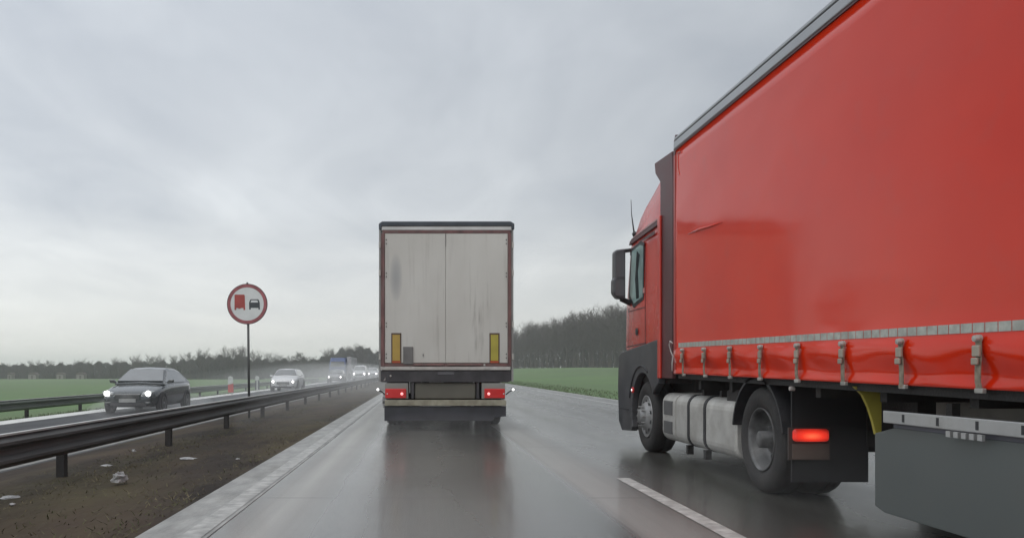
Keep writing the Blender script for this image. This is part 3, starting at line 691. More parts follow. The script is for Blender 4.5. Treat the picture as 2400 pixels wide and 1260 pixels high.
# ---- tractor
CX = 4.42
for X in (3.95, 4.80): MB().box(X, X + .09, 6.75, 13.0, .62, .90).build('chassis_beam', chassis, Q)
MB().box(3.62, 5.22, 10.9, 13.1, .5, 1.2).build('engine_block', chassis, Q, bevel=.05)
fwy, dwy = ty(1515, L + .08), ty(1783, L + .08)
for sx in (-1, 1):
    X = CX + sx * 1.20
    wheel(Q, X, fwy, .5, .5, .33, sx); wheel(Q, X, dwy, .5, .5, .29, sx, True, True)
MB().tube([(3.5, dwy, .5), (5.35, dwy, .5)], .12, 12).build('axle', chassis, Q)
MB().tube([(3.5, fwy, .5), (5.35, fwy, .5)], .07, 12).build('axle', chassis, Q)
# mudguards over the drive wheels and rear flaps
for sx in (-1, 1):
    x0, x1 = sorted((CX + sx * 1.24, CX + sx * .62))
    sec_o = [(dwy + .60 * math.cos(R(a)), .5 + .60 * math.sin(R(a))) for a in range(10, 171, 10)]
    sec_i = [(dwy + .575 * math.cos(R(a)), .5 + .575 * math.sin(R(a))) for a in range(170, 9, -10)]
    MB().prism(sec_o + sec_i, 'x', x0, x1).build('mudguard', black, Q)
MB().box(L + .06, L + .72, dwy - .70, dwy - .68, .19, 1.02).build('mudflap', mat('flap_black', (.016, .016, .018), .6), Q)
MB().box(XR - .72, XR - .06, dwy - .70, dwy - .68, .19, 1.02).build('mudflap', MATS['flap_black'], Q)
MB().box(3.85, 4.98, dwy - .72, dwy - .60, .50, .90).build('rear_crossbar', chassis, Q)
# lit rear lamp of the tractor, with blank plate under it
ly = dwy - .74; ls = F / ly
bt = brake.node_tree; bb0 = bt.nodes['Principled BSDF']; tcb = N(bt, 'ShaderNodeTexCoord'); sb = N(bt, 'ShaderNodeSeparateXYZ'); bt.links.new(tcb.outputs['Generated'], sb.inputs[0])
gx_ = M_(bt, 'ABSOLUTE', M_(bt, 'SUBTRACT', sb.outputs[0], .5)); gz2 = M_(bt, 'ABSOLUTE', M_(bt, 'SUBTRACT', sb.outputs[2], .45))
dd = M_(bt, 'SQRT', M_(bt, 'ADD', M_(bt, 'MULTIPLY', gx_, gx_), M_(bt, 'MULTIPLY', gz2, gz2)))
bt.links.new(ramp(bt, dd, [(.05, (1, .16, .06)), (.3, (.85, .03, .012)), (.62, (.10, .004, .003))]), bb0.inputs['Emission Color'])
lamp = MB().box((1858 - VX) / ls, (1942 - VX) / ls, ly - .03, ly + .03, CH - (1034 - VY) / ls, CH - (1004 - VY) / ls).build('tail_lamp', brake, Q, bevel=.04, segs=4)
MB().box((1852 - VX) / ls, (1950 - VX) / ls, ly + .0305, ly + .05, CH - (1078 - VY) / ls, CH - (1002 - VY) / ls).build('lamp_plate', mat('lamp_backplate', (.06, .045, .04), .6), Q)
bl = MB().box((1860 - VX) / ls, (1945 - VX) / ls, ly + .01, ly + .03, CH - (1076 - VY) / ls, CH - (1040 - VY) / ls).build('number_plate', mat('grimy_plate', (.12, .085, .07), .6), Q)
MB().lathe((L + .02, ty(1856, L + .03), CH - (910 - VY) / (F / ty(1856, L + .03))), [(-.012, .001), (-.01, .018), (0, .02), (.03, .02)], 'x', 12).build('side_marker', mat('marker_pale', (.5, .45, .42), .4), Q)
MB().box(L + .12, L + .55, dwy + .66, dwy + 1.0, .35, .95).build('air_tank_box', chassis, Q, bevel=.03)
MB().tube([(L + .25, dwy - .45, .95), (L + .5, dwy + .1, 1.02), (L + .4, dwy + .6, .98)], .05, 8).build('air_line', chassis, Q)
# fuel tank and battery box
tx = L + .07
def rrect(x0, x1, z0, z1, r, n=5):
    pts = []
    for cx_, cz_, a0 in ((x1 - r, z1 - r, 0), (x0 + r, z1 - r, 90), (x0 + r, z0 + r, 180), (x1 - r, z0 + r, 270)):
        for i in range(n + 1):
            a = R(a0 + 90 * i / n); pts.append((cx_ + r * math.cos(a), cz_ + r * math.sin(a)))
    return pts
ta, tb = ty(1585, tx), ty(1722, tx)
P_ = rrect(tx, tx + .62, .24, .86, .13); P2 = [(lerp(tx + .31, a, .93), lerp(.55, b, .93)) for a, b in P_]
ft = MB().loft([[(a, tb - .02, b) for a, b in P2], [(a, tb, b) for a, b in P_], [(a, ta, b) for a, b in P_], [(a, ta + .03, b) for a, b in P2]]).build('fuel_tank', tankm, Q)
for px in (1614, 1652):
    yb_ = ty(px, tx); P3 = [(lerp(tx + .31, a, 1.02), lerp(.55, b, 1.02)) for a, b in P_]
    MB().loft([[(a, yb_ - .04, b) for a, b in P3], [(a, yb_ + .04, b) for a, b in P3]]).build('tank_strap', black, ft)
MB().lathe((tx + .2, tb + .5, .86), [(0, .06), (.06, .06), (.065, .001)], 'z', 16).build('filler_cap', black, ft)
for px in (1628, 1668): MB().box(tx + .1, tx + .4, ty(px, tx) - .03, ty(px, tx) + .03, .86, .93).build('tank_bracket', chassis, ft)
for px in (1600, 1640): MB().box(tx + .05, tx + .12, ty(px, tx) - .05, ty(px, tx) + .02, .13, .24).build('tank_foot', chassis, ft)
ba, bb = ty(1552, tx), ty(1582, tx)
bb_ = MB().loft([[(a, bb, b) for a, b in P_], [(a, ba - .03, b) for a, b in P_], [(a, ba, b) for a, b in P2]]).build('battery_box', tankm, Q)
for (z0, z1) in ((.58, .76), (.34, .50)): MB().box(tx - .012, tx + .02, bb + .10, ba - .10, z0, z1).build('step', mat('step_dark', (.13, .13, .13), .5, .3), bb_, bevel=.006)
# lower cab: dark plastic with the wheel arch
cy0, cy1 = 11.02, 13.22
arch = [(fwy + .60 * math.cos(R(a)), .52 + .60 * math.sin(R(a))) for a in range(150, -21, -10)]
poly = [(cy0, 1.57), (cy0, .98), (11.25, .86)] + arch + [(12.42, .25), (13.0, .22), (13.2, .35), (13.26, .9), (13.2, 1.38), (13.05, 1.44), (12.1, 1.50)]
for sx in (-1, 1):
    a_, b_ = sorted((CX + sx * 1.25, CX + sx * 1.15))
    MB().prism(poly, 'x', a_, b_).build('lower_panel', panelgrey, Q, bevel=.015)
arcp = [(fwy + .66 * math.cos(R(a)) + .05, .56 + .66 * math.sin(R(a)) ) for a in range(120, 14, -8)]
MB().tube([(CX - 1.252, a, b) for a, b in arcp], .016, 6).build('arch_lip', black, Q, smooth=True)
MB().box(CX - 1.15, CX + 1.15, 12.5, 13.24, .25, 1.35).build('bumper', panelgrey, Q, bevel=.06)
MB().box(CX - 1.14, CX + 1.14, 11.0, 12.5, .98, 1.5).build('wheel_housing', chassis, Q)
MB().box(CX - 1.256, CX - 1.245, 12.55, 13.1, .55, .57).build('bumper_seam', black, Q)
mk = MB().lathe((CX - 1.26, ty(1483, CX - 1.26), CH - 45 / (F / ty(1483, CX - 1.26))), [(.012, .04), (.0, .045), (-.012, .04), (-.015, .001)], 'x', 14).build('side_marker', tailon, Q)
MB().lathe((CX - 1.276, ty(1483, CX - 1.26), CH - 45 / (F / ty(1483, CX - 1.26))), [(.0, .016), (-.006, .012), (-.007, .001)], 'x', 10).build('marker_bulb', marker, mk)
# red cab shell
def ring_(hw, y0, y1, z, r=.22, n=4):
    pts = []
    for cx_, cy_, a0 in ((CX + hw - r, y1 - r, 0), (CX - hw + r, y1 - r, 90)):
        for i in range(n + 1):
            a = R(a0 + 90 * i / n); pts.append((cx_ + r * math.cos(a), cy_ + r * math.sin(a), z))
    for cx_, cy_, a0 in ((CX - hw + .05, y0 + .05, 180), (CX + hw - .05, y0 + .05, 270)):
        for i in range(n + 1):
            a = R(a0 + 90 * i / n); pts.append((cx_ + .05 * math.cos(a), cy_ + .05 * math.sin(a), z))
    return pts
CB = 11.02
lv = [(1.36, 1.20, 12.96), (1.5, 1.235, 12.98), (2.1, 1.24, 12.92), (2.5, 1.235, 12.84), (2.9, 1.225, 12.76), (3.08, 1.215, 12.73), (3.14, 1.19, 12.70), (3.25, 1.16, 12.66), (3.41, 1.13, 12.56), (3.55, 1.10, 12.36), (3.66, 1.07, 12.14), (3.80, 1.03, 11.93), (3.90, .98, 11.80), (3.97, .92, 11.66), (3.99, .8, 11.5)]
cab = MB().loft([ring_(hw, CB, y1, z, .22 if z < 3.1 else .24) for z, hw, y1 in lv]).build('cab', cabred, Q, smooth=True)
cab.data.polygons[-1].use_smooth = False
es = cab.modifiers.new('es', 'EDGE_SPLIT'); es.split_angle = R(38)
for sx in (-1, 1):
    X = CX + sx * 1.243
    def sp(poly, name, m, th=.012, parent=cab, bev=0., x=None):
        xx = X if x is None else x
        a_, b_ = sorted((xx, xx + sx * th)); return MB().prism(poly, 'x', a_, b_).build(name, m, parent, bevel=bev)
    # door outline, side window, drip rails
    wy0, wy1 = 11.80, 12.50
    win = sp([(wy0, 2.20), (wy0 - .03, 2.92), (wy0 + .12, 2.96), (wy1 - .12, 2.93), (wy1, 2.30), (wy1 - .22, 2.14)], 'side_window', cabglass, .006)
    fr = [(wy0 - .05, 2.16), (wy0 - .08, 2.96), (wy0 + .1, 3.01), (wy1 - .05, 2.98), (wy1 + .1, 2.26), (wy1 - .2, 2.08)]
    sp(fr, 'window_frame', black, .004, x=X - sx * .002)
    sp([(11.97, 2.20), (12.03, 2.6), (11.93, 2.82), (12.09, 2.9), (12.19, 2.5), (12.13, 2.2)], 'seat_headrest', glass, .002, win, x=X + sx * .0065)
    sp([(CB + .02, 3.10), (CB + .02, 3.155), (12.52, 3.105), (12.58, 3.05)], 'drip_rail', maroon, .03, x=X - sx * .03)
    sp([(CB + .02, 3.165), (CB + .02, 3.19), (12.2, 3.15), (12.5, 3.12)], 'drip_rail', mat('rail_pale', (.35, .16, .15), .3), .03, x=X - sx * .035)
    sp([(11.20, 2.99), (11.20, 3.04), (12.0, 3.02), (12.0, 3.0)], 'trim_strip', maroon, .006)
    for yy in (11.66, 12.62): sp([(yy, 1.52), (yy + .012, 1.52), (yy + .012, 2.9 if yy < 12.0 else 2.1), (yy, 2.9 if yy < 12.0 else 2.1)], 'door_gap', maroon, .003)
    sp([(11.67, 2.04), (11.67, 2.052), (12.62, 2.052), (12.62, 2.04)], 'swage_line', maroon, .003)
    sp([(11.67, 1.53), (11.67, 1.545), (12.7, 1.52), (12.7, 1.505)], 'door_gap', maroon, .003)
    dh = MB().lathe((X + sx * .004, 12.1, 1.72), [(0, .055), (sx * .012, .052), (sx * .014, .001)], 'x', 16, 1).build('door_handle', black, cab)
    sp([(11.70, 2.25), (11.75, 2.25), (11.75, 2.32), (11.70, 2.32)], 'small_lamp', mat('small_pale', (.6, .3, .28), .3), .01)
    # side deflector behind the cab
    dx = X - sx * .02
    fl = MB(); prof_ = [(CB - .01, 1.05), (10.50, 1.05), (10.46, 3.5), (10.50, 3.93), (11.28, 3.97), (11.24, 3.82), (11.02, 3.66), (CB - .01, 3.60)]
    a_, b_ = sorted((dx, dx - sx * .05))
    MB().prism(prof_, 'x', a_, b_).build('side_deflector', maroon, Q, bevel=.01)
    MB().prism([(CB + .03, 1.05), (10.93, 1.05), (10.93, 3.2), (CB + .03, 3.2)], 'x', *sorted((dx + sx * .001, dx + sx * .03))).build('deflector_edge', cabred, Q, bevel=.01)
# roof deflector back
MB().prism([(10.62, 3.5), (11.9, 3.5), (11.75, 3.95), (10.62, 3.97)], 'x', CX - .95, CX + .95).build('roof_deflector', maroon, Q, bevel=.03)
# windscreen and front lamps
MB().face([(CX - .95, 12.95, 2.0), (CX + .95, 12.95, 2.0), (CX + .9, 12.76, 3.02), (CX - .9, 12.76, 3.02)]).build('windscreen', glass, cab)
for sx in (-1, 1): MB().box(CX + sx * .95 - .2, CX + sx * .95 + .2, 13.235, 13.27, .65, .85).build('headlight', headl, Q, bevel=.02)
# mirrors
for sx in (-1, 1):
    mx0 = CX + sx * 1.30; my_ = 12.5; msz = F / my_
    if sx < 0: xa, xb = (1436 - VX) / msz, (1463 - VX) / msz
    else: xa, xb = 2 * CX - (1436 - VX) / msz, 2 * CX - (1463 - VX) / msz
    x0, x1 = sorted((xa, xb))
    z1_, z0_ = CH + (VY - 587) / msz, CH + (VY - 700) / msz
    zm = CH + (VY - 655) / msz
    mr = MB().prism([(x0 + .01, z1_ - .02), (x0 + .04, z1_), (x1, z1_ + .02), (x1, z0_ - .01), (x0 + .05, z0_), (x0 - .012, z0_ + .08), (x0 - .01, zm - .02), (x0 + .008, zm + .02)], 'y', my_ - .10, my_ + .10).build('mirror', mat('mirror_housing', (.07, .068, .075), .35), Q, bevel=.03, segs=3)
    MB().box(x0 + .03, x1 - .02, my_ - .106, my_ - .101, zm + .03, z1_ - .04).build('mirror_glass', mat('mirror_glass', (.13, .13, .14), .25, .3, var=.05), mr)
    MB().box(x0 + .02, x1 - .02, my_ - .106, my_ - .101, z0_ + .04, zm - .01).build('mirror_glass', MATS['mirror_glass'], mr)
    xin = CX + sx * 1.22
    MB().tube([(x1 - .05 if sx < 0 else x0 + .05, my_, z1_ - .01), (xin, my_ + .02, z1_ + .01), (xin - sx * .03, my_ + .1, z1_ - .05)], [.03, .03, .03], 8).build('mirror_arm', black, mr)
    MB().tube([(x1 - .05 if sx < 0 else x0 + .05, my_, z0_), (xin, my_ + .02, z0_ - .07), (xin - sx * .03, my_ + .1, z0_ - .08)], [.04, .045, .04], 8).build('mirror_arm', black, mr)
# aerial
ay = 12.62; asz = F / ay
MB().tube([((1488 - VX) / asz, ay, CH + (VY - 552) / asz), ((1485 - VX) / asz, ay, CH + (VY - 538) / asz), ((1480 - VX) / asz, ay, CH + (VY - 500) / asz), ((1479 - VX) / asz, ay, CH + (VY - 468) / asz)], [.018, .012, .006, .004], 6).build('aerial', black, cab)
MB().lathe(((1488 - VX) / asz, ay, CH + (VY - 548) / asz), [(-.04, .03), (0, .045), (.03, .03), (.035, .001)], 'z', 12).build('aerial_base', black, cab)

# ------------------------------------------------------------------ oncoming cars
carglass = mat('car_glass', (.075, .085, .09), .12, var=.2, spec=1.0, coat=1.)
def car(cx, y0, paint_m, label, Ln=4.4, Wd=1.78, Ht=1.45, kind='saloon', lit=True, z=OP, big=1., glow=None):
    r = empty('car', (cx, y0 + Ln / 2, z)); tag(r, label, 'car' if kind != 'van' else 'van', 'oncoming cars on the opposite carriageway')
    hw = Wd / 2; k = Ht / 1.45
    if kind == 'saloon':
        st = [(0, .72, .30, .52), (.015, .84, .22, .64), (.05, .93, .19, .71), (.12, .98, .18, .80), (.27, 1, .18, .93), (.5, 1, .18, .95), (.78, 1, .18, .97), (.92, .96, .2, .97), (.98, .88, .24, .92), (1, .80, .3, .82)]
        gh = [(.25, .94), (.44, 1.40), (.52, 1.45), (.68, 1.43), (.78, 1.34), (.94, .97)]
    elif kind == 'suv':
        st = [(0, .75, .32, .62), (.015, .86, .24, .76), (.05, .94, .22, .86), (.12, .98, .2, .93), (.25, 1, .2, 1.0), (.5, 1, .2, 1.0), (.8, 1, .2, 1.0), (.96, .97, .22, 1.0), (.99, .92, .24, .95), (1, .85, .3, .9)]
        gh = [(.24, 1.0), (.36, 1.40), (.44, 1.45), (.8, 1.43), (.93, 1.36), (.985, 1.0)]
    else:
        st = [(0, .78, .25, .6), (.015, .88, .18, .72), (.04, .95, .16, .80), (.1, .99, .15, .88), (.18, 1, .15, .93), (.5, 1, .15, .93), (.8, 1, .15, .93), (.97, 1, .15, .93), (.99, .99, .15, .93), (1, .97, .2, .92)]
        gh = [(.15, .93), (.27, 1.36), (.34, 1.43), (.8, 1.45), (.97, 1.43), (.995, .93)]
    secs = []
    for t, w_, zb, zt in st:
        h = hw * w_; y = y0 + t * Ln; zb, zt = z + zb * (k if kind == 'van' else 1), z + zt * k
        half = [(0, zb), (h * .80, zb), (h * .95, zb + .07), (h, lerp(zb, zt, .45)), (h * .985, zt - .10), (h * .93, zt - .03), (h * .72, zt), (0, zt + .025)]
        secs.append([(cx + a, y, b) for a, b in half] + [(cx - a, y, b) for a, b in half[-2:0:-1]])
    body = MB().loft(secs).build('body', paint_m, r, smooth=True, subsurf=1)
    # greenhouse
    def gsec(t, zt, zbase):
        wt = lerp(.90, .66, min(1, (zt - gh[0][1]) / .5)) * hw
        return cx, y0 + t * Ln, wt, z + zt * k
    gs = []; zb = gh[0][1] - .06
    for t, zt in gh:
        c_, y, wt, zt_ = gsec(t, zt, zb); base_w = .91 * hw
        top = zt_; half = [(base_w, z + zb * k), (lerp(base_w, wt, .9), lerp(z + zb * k, top, .86)), (wt * .93, top - .01), (0, top + .02)]
        gs.append([(cx + a, y, b) for a, b in half] + [(cx - a, y, b) for a, b in half[-2::-1]])
    cabn = MB().loft(gs).build('cabin', paint_m, r, bevel=.02)
    # glass patches
    (t0, z0), (t1, z1) = gh[0], gh[1]; off = .02
    def yz(u): return y0 + lerp(t0, t1, u) * Ln, z + lerp(z0, z1, u) * k
    ya, za = yz(.10); yb2, zb2 = yz(.93)
    ws_ = MB().prism([(0, 0)] * 0 or [(cx - hw * .84, 0), (cx + hw * .84, 0), (cx + hw * .64, 1), (cx - hw * .64, 1)], 'y', 0, 1) if False else MB()
    n_ = Vector((0, -(z1 - z0) * k, (t1 - t0) * Ln)).normalized() * off
    A = [(cx - hw * .83, ya, za + .02), (cx + hw * .83, ya, za + .02), (cx + hw * .62, yb2, zb2 + .02), (cx - hw * .62, yb2, zb2 + .02)]
    ws_.loft([[(p[0], p[1] + n_.y, p[2] + n_.z) for p in A], [(p[0], p[1] - n_.y, p[2] - n_.z) for p in A]])
    ws_.build('windscreen', carglass, r)
    for sx in (-1, 1):
        tl = [(t0 + (t1 - t0) * .30, z0 + .03), (t1 + .01, z1 - .07), (gh[3][0] + .01, gh[3][1] - .09), (lerp(gh[-2][0], gh[-1][0], .35), z0 + .10), (lerp(gh[-2][0], gh[-1][0], .2), z0 + .03)]
        if kind == 'van': tl = [(t0 + (t1 - t0) * .30, z0 + .03), (t1 + .01, z1 - .05), (.40, z1 - .05), (.40, z0 + .03)]
        pts = []
        for t, zz_ in tl:
            u = (zz_ - zb) / (1.45 - zb); xx = lerp(.91, .655, u) * hw + .022
            pts.append((cx + sx * xx, y0 + t * Ln, z + zz_ * k))
        MB().loft([pts, [(p[0] - sx * .03, p[1], p[2]) for p in pts]]).build('side_window', carglass, r)
        MB().prism([(cx + sx * (hw * .93), z + .98 * k), (cx + sx * (hw * .93 + .02), z + .93 * k), (cx + sx * (hw + .15), z + .95 * k), (cx + sx * (hw + .17), z + 1.06 * k), (cx + sx * (hw + .02), z + 1.06 * k)], 'y', y0 + (t0 + .045) * Ln, y0 + (t0 + .045) * Ln + .10).build('door_mirror', paint_m if kind != 'dark' else black, r, bevel=.02)
        for t in (.185, .80):
            rw = .32 if kind == 'saloon' else .35
            MB().lathe((cx + sx * (hw - .02), y0 + t * Ln, z + rw), [(-.1, rw + .05), (.022, rw + .05), (.022, .01)], 'x', 28, sx).build('wheel_arch', black, r)
            wheel(r, cx + sx * (hw + .022), y0 + t * Ln, z + rw, rw, .2, sx, False)
        hx = cx + sx * hw * .70; hz = z + .635 * k
        hl = MB().prism([(hx - sx * .17, hz - .05), (hx + sx * .12, hz - .06), (hx + sx * .17, hz + .06), (hx + sx * .08, hz + .085), (hx - sx * .16, hz + .03)], 'y', y0 + .0, y0 + .22).build('headlight', headdim, r, bevel=.015)
        if lit:
            rr_ = .075 * big
            MB().lathe((hx + sx * .02, y0 - .012, hz), [(.04, rr_), (0, rr_ * .95), (-.015, rr_ * .6), (-.018, .001)], 'y', 16).build('lit_bulb', headl, hl, smooth=True)
        MB().box(hx - .09, hx + .09, y0 - .0, y0 + .1, z + .30 * k, z + .37 * k).build('fog_lamp', glass, r, bevel=.02)
    gr_ = MB()
    for i in range(4): gr_.box(cx - hw * .42, cx + hw * .42, y0 - .012, y0 + .15, z + (.47 + .035 * i) * k, z + (.485 + .035 * i) * k)
    MB().box(cx - hw * .46, cx + hw * .46, y0 - .004, y0 + .14, z + .44 * k, z + .62 * k).build('grille', glass, r, bevel=.02)
    gr_.build('grille_bars', steel, r)
    MB().box(cx - hw * .62, cx + hw * .62, y0 + .0, y0 + .15, z + .22 * k, z + .34 * k).build('air_intake', black, r, bevel=.03)
    MB().box(cx - .26, cx + .26, y0 - .03, y0 - .012, z + .36, z + .47).build('number_plate', mat('blank_plate', (.35, .35, .34), .5), r)
    MB().face([(cx - hw * .6, y0 + lerp(gh[-2][0], gh[-1][0], .1) * Ln + .03, z + (gh[-2][1] - .02) * k), (cx + hw * .6, y0 + lerp(gh[-2][0], gh[-1][0], .1) * Ln + .03, z + (gh[-2][1] - .02) * k), (cx + hw * .78, y0 + gh[-1][0] * Ln - .01, z + (gh[-1][1] + .07) * k), (cx - hw * .78, y0 + gh[-1][0] * Ln - .01, z + (gh[-1][1] + .07) * k)]).build('rear_window', glass, r)
    return r
dk0 = 0
dk = mat('paint_dark_grey', (.045, .052, .056), .25, .4, var=.05, coat=.8)
sv = mat('paint_silver', (.62, .62, .63), .35, .15, var=.05, coat=.6)
sg = mat('paint_grey_silver', (.27, .27, .28), .3, .5, var=.05, coat=.6)
wh = mat('paint_white', (.62, .63, .64), .3, var=.05, coat=.6)
car(-9.15, 25.9, dk, 'dark grey saloon with bright headlights, nearest oncoming car beside the far shoulder', big=1.15)
car(-8.85, 53.5, sv, 'pale silver hatchback coming towards the camera right of the round sign pole', Ln=4.2, Ht=1.46, kind='suv', lit=True, big=.9)
car(-9.35, 91, sg, 'grey silver car in front of the far blue lorry', Ln=4.3, Ht=1.48, kind='suv', lit=True)
car(-8.3, 113, wh, 'tall white van with two lit headlights between the blue lorry and the white lorry', Ln=5.0, Wd=1.95, Ht=2.1, kind='van', big=1.6)
car(-8.35, 146, wh, 'farthest white oncoming car with bright headlight beside the left edge of the big white lorry', Ln=4.6, Wd=1.88, Ht=1.85, kind='suv', big=1.9)

# far blue lorry
bx, by = -11.35, 114.0
B = empty('blue_lorry', (bx, by, OP)); tag(B, 'small distant lorry with blue cab front and pale side, standing beyond the oncoming cars', 'lorry')
blue = mat('lorry_blue', (.055, .085, .20), .4, coat=.3)
secs = []
for z, hw, y1 in ((.35, 1.1, 0), (1.3, 1.15, -.08), (1.9, 1.14, .0), (2.7, 1.08, .30), (3.1, 1.0, .7)):
    secs.append([(bx - hw, by + 1.9, z + OP), (bx + hw, by + 1.9, z + OP), (bx + hw, by + y1 + .15, z + OP), (bx + hw - .15, by + y1, z + OP), (bx - hw + .15, by + y1, z + OP), (bx - hw, by + y1 + .15, z + OP)])
MB().loft(secs).build('cab', blue, B, bevel=.04)
MB().loft([[(bx - .98, by - .01, 1.9 + OP), (bx + .98, by - .01, 1.9 + OP), (bx + .92, by + .27, 2.62 + OP), (bx - .92, by + .27, 2.62 + OP)], [(bx - .98, by + .02, 1.9 + OP), (bx + .98, by + .02, 1.9 + OP), (bx + .92, by + .30, 2.62 + OP), (bx - .92, by + .30, 2.62 + OP)]]).build('windscreen', glass, B)
MB().box(bx - 1.15, bx + 1.2, by + 2.0, by + 10, 1.0 + OP, 3.15 + OP).build('box_body', mat('lorry_blue_box', (.08, .11, .21), .5), B, bevel=.03)
MB().box(bx + 1.21, bx + 1.80, by + 1.2, by + 12, .95 + OP, 3.25 + OP).build('pale_side', mat('lorry_pale', (.42, .41, .42), .5), B, bevel=.05)
for t in (1.2, 7.5):
    for sx in (-1, 1): wheel(B, bx + sx * 1.15, by + t, .48 + OP, .48, .3, sx)
for sx in (-1, 1): MB().box(bx + sx * .8 - .15, bx + sx * .8 + .15, by - .12, by - .08, .7 + OP, .85 + OP).build('headlight', headdim, B)

# ------------------------------------------------------------------ bare winter trees
bark = mat('bark', (.10, .082, .068), .85, col2=(.055, .048, .042)); twigm = mat('twigs', (.078, .062, .052), .9, col2=(.042, .035, .031))
barkL = mat('bark_left', (.08, .075, .068), .85); 
def tree_mesh(seed, ht=12., spread=.42, ntw=1500, low=.3):
    rg = random.Random(seed); tr = MB(); cr = MB()
    lean = Vector((rg.uniform(-.06, .06), rg.uniform(-.06, .06), 1))
    tp = [Vector((0, 0, -.4))]
    for i in range(1, 6): tp.append(Vector((lean.x * ht * i / 6 + rg.uniform(-.12, .12), lean.y * ht * i / 6 + rg.uniform(-.12, .12), ht * .78 * i / 5)))
    tr.tube(tp, [.19, .15, .12, .09, .06, .035], 7)
    limbs = []
    for i in range(15):
        t = low + (1 - low) * (i + rg.random()) / 15; f = t * 5 * .98; a = int(min(4, f)); p = tp[a].lerp(tp[a + 1], f - a)
        az = i * 2.4 + rg.uniform(-.5, .5); up = rg.uniform(.5, 1.3); ln = ht * spread * (1.05 - t * .55) * rg.uniform(.6, 1.05)
        d = Vector((math.cos(az), math.sin(az), up)).normalized(); q = [p]
        for j in range(3):
            d = (d + Vector((rg.uniform(-.22, .22), rg.uniform(-.22, .22), rg.uniform(0, .3)))).normalized(); q.append(q[-1] + d * ln / 3)
        limbs.append(q); cr.tube(q, [.06, .045, .03, .015], 4, False)
    subs = list(limbs)
    for q in limbs:
        for j in range(6):
            f = rg.uniform(.7, 2.99); a = int(f); p = q[a].lerp(q[a + 1], f - a); d = (q[a + 1] - q[a]).normalized()
            d = (d + Vector((rg.uniform(-.9, .9), rg.uniform(-.9, .9), rg.uniform(-.1, .8)))).normalized(); ln = ht * .13 * rg.uniform(.6, 1.3)
            s2 = [p, p + d * ln * .5, p + d * ln + Vector((0, 0, .1 * ln))]; cr.tube(s2, [.028, .02, .012], 3, False); subs.append([s2[0], s2[1], s2[2], s2[2] + d * .2])
    for j in range(ntw):
        q = rg.choice(subs); f = rg.uniform(.3, 2.99); a = int(f); p = q[a].lerp(q[a + 1], f - a)
        d = Vector((rg.uniform(-1, 1), rg.uniform(-1, 1), rg.uniform(-.2, 1.3))).normalized(); ln = rg.uniform(.4, 1.3) * ht / 12
        w_ = d.cross(Vector((rg.uniform(-1, 1), rg.uniform(-1, 1), rg.uniform(-1, 1)))).normalized() * .016
        e_ = p + d * ln
        cr.face([p - w_, p + w_, e_ + w_ * .4, e_ - w_ * .4])
    me = []
    for m_, nm, mt in ((tr, 'trunk', bark), (cr, 'crown', twigm)):
        x = bpy.data.meshes.new(nm); x.from_pydata([tuple(v) for v in m_.v], [], m_.f); x.materials.append(mt); me.append(x)
    return me
protos = [tree_mesh(s, 12, .36 + .03 * (s % 3), 1700, .22 + .05 * (s % 3)) for s in range(6)]
thin = [tree_mesh(20 + s, 12, .22, 500, .45) for s in range(3)]
def tree(x, y, h, label, group, pool=protos, wsc=1.):
    rg = random.Random(int(x * 31 + y * 17)); tm, cm = rg.choice(pool)
    r = empty('bare_tree', (x, y, gz(x, y))); tag(r, label, 'tree', group)
    s = h / 12 / .98; r.scale = (s * wsc, s * wsc, s); r.rotation_euler = (0, 0, rg.uniform(0, 6.28))
    for nm, me in (('trunk', tm), ('crown', cm)):
        o = bpy.data.objects.new(nm, me); C.objects.link(o); o.parent = r
    return r
def top2h(px, py, Y): # height of a thing at depth Y whose top is at py
    X = (px - VX) * Y / F; return CH + (VY - py) * Y / F - gz(X, Y)
rg = random.Random(11)
# right wood, behind the green field
TOPR = [(1100, 785), (1200, 772), (1225, 776), (1250, 764), (1275, 760), (1300, 752), (1330, 742), (1360, 736), (1400, 732), (1440, 722), (1475, 720), (1700, 700), (2400, 660)]
DR = [(1060, 330), (1200, 275), (1300, 240), (1475, 205), (1700, 170), (2400, 150)]
for px in list(range(1080, 1480, 9)) + list(range(1490, 2000, 42)):
    for row in range(2 if px < 1480 else 1):
        p = px + rg.uniform(-5, 5); Y = pl(p, DR) + row * 9 + rg.uniform(-3, 4)
        h = top2h(p, pl(p, TOPR) + rg.choice((-7, -3, 0, 4, 9, 16)) + rg.uniform(-3, 3), Y)
        tree((p - VX) * Y / F, Y, h, 'bare winter tree in the dark wood behind the green field on the right', 'bare trees of the wood on the right')
def brush(name, pts, depth, hfun, n, m, w_=.16, ln=1.3, seed=1):
    """pts: (px, depth) polyline; dense upright twigs and stems"""
    rg = random.Random(seed); b = MB()
    for i in range(n):
        u = rg.random(); px = lerp(pts[0][0], pts[-1][0], u); Y = pl(px, pts) + rg.uniform(0, depth); X = (px - VX) * Y / F
        g_ = gz(X, Y); h = hfun(px, Y) * (.9 + .12 * math.sin(px * .21) * math.sin(px * .077)); zc_ = g_ + h * (rg.random() ** 1.25)
        l_ = ln * rg.uniform(.5, 1.2); a = rg.uniform(0, 6.28); dx, dy = math.cos(a) * w_ / 2, math.sin(a) * w_ / 2
        ex, ey = rg.uniform(-.3, .3) * l_, rg.uniform(-.3, .3) * l_; z1 = min(zc_ + l_, g_ + h * 1.06)
        b.face([(X - dx, Y - dy, max(g_ - .3, zc_ - .3)), (X + dx, Y + dy, max(g_ - .3, zc_ - .3)), (X + ex + dx * .3, Y + ey + dy * .3, z1), (X + ex - dx * .3, Y + ey - dy * .3, z1)])
    o = b.build(name, m, bevel=-1); tag(o, kind='stuff'); return o
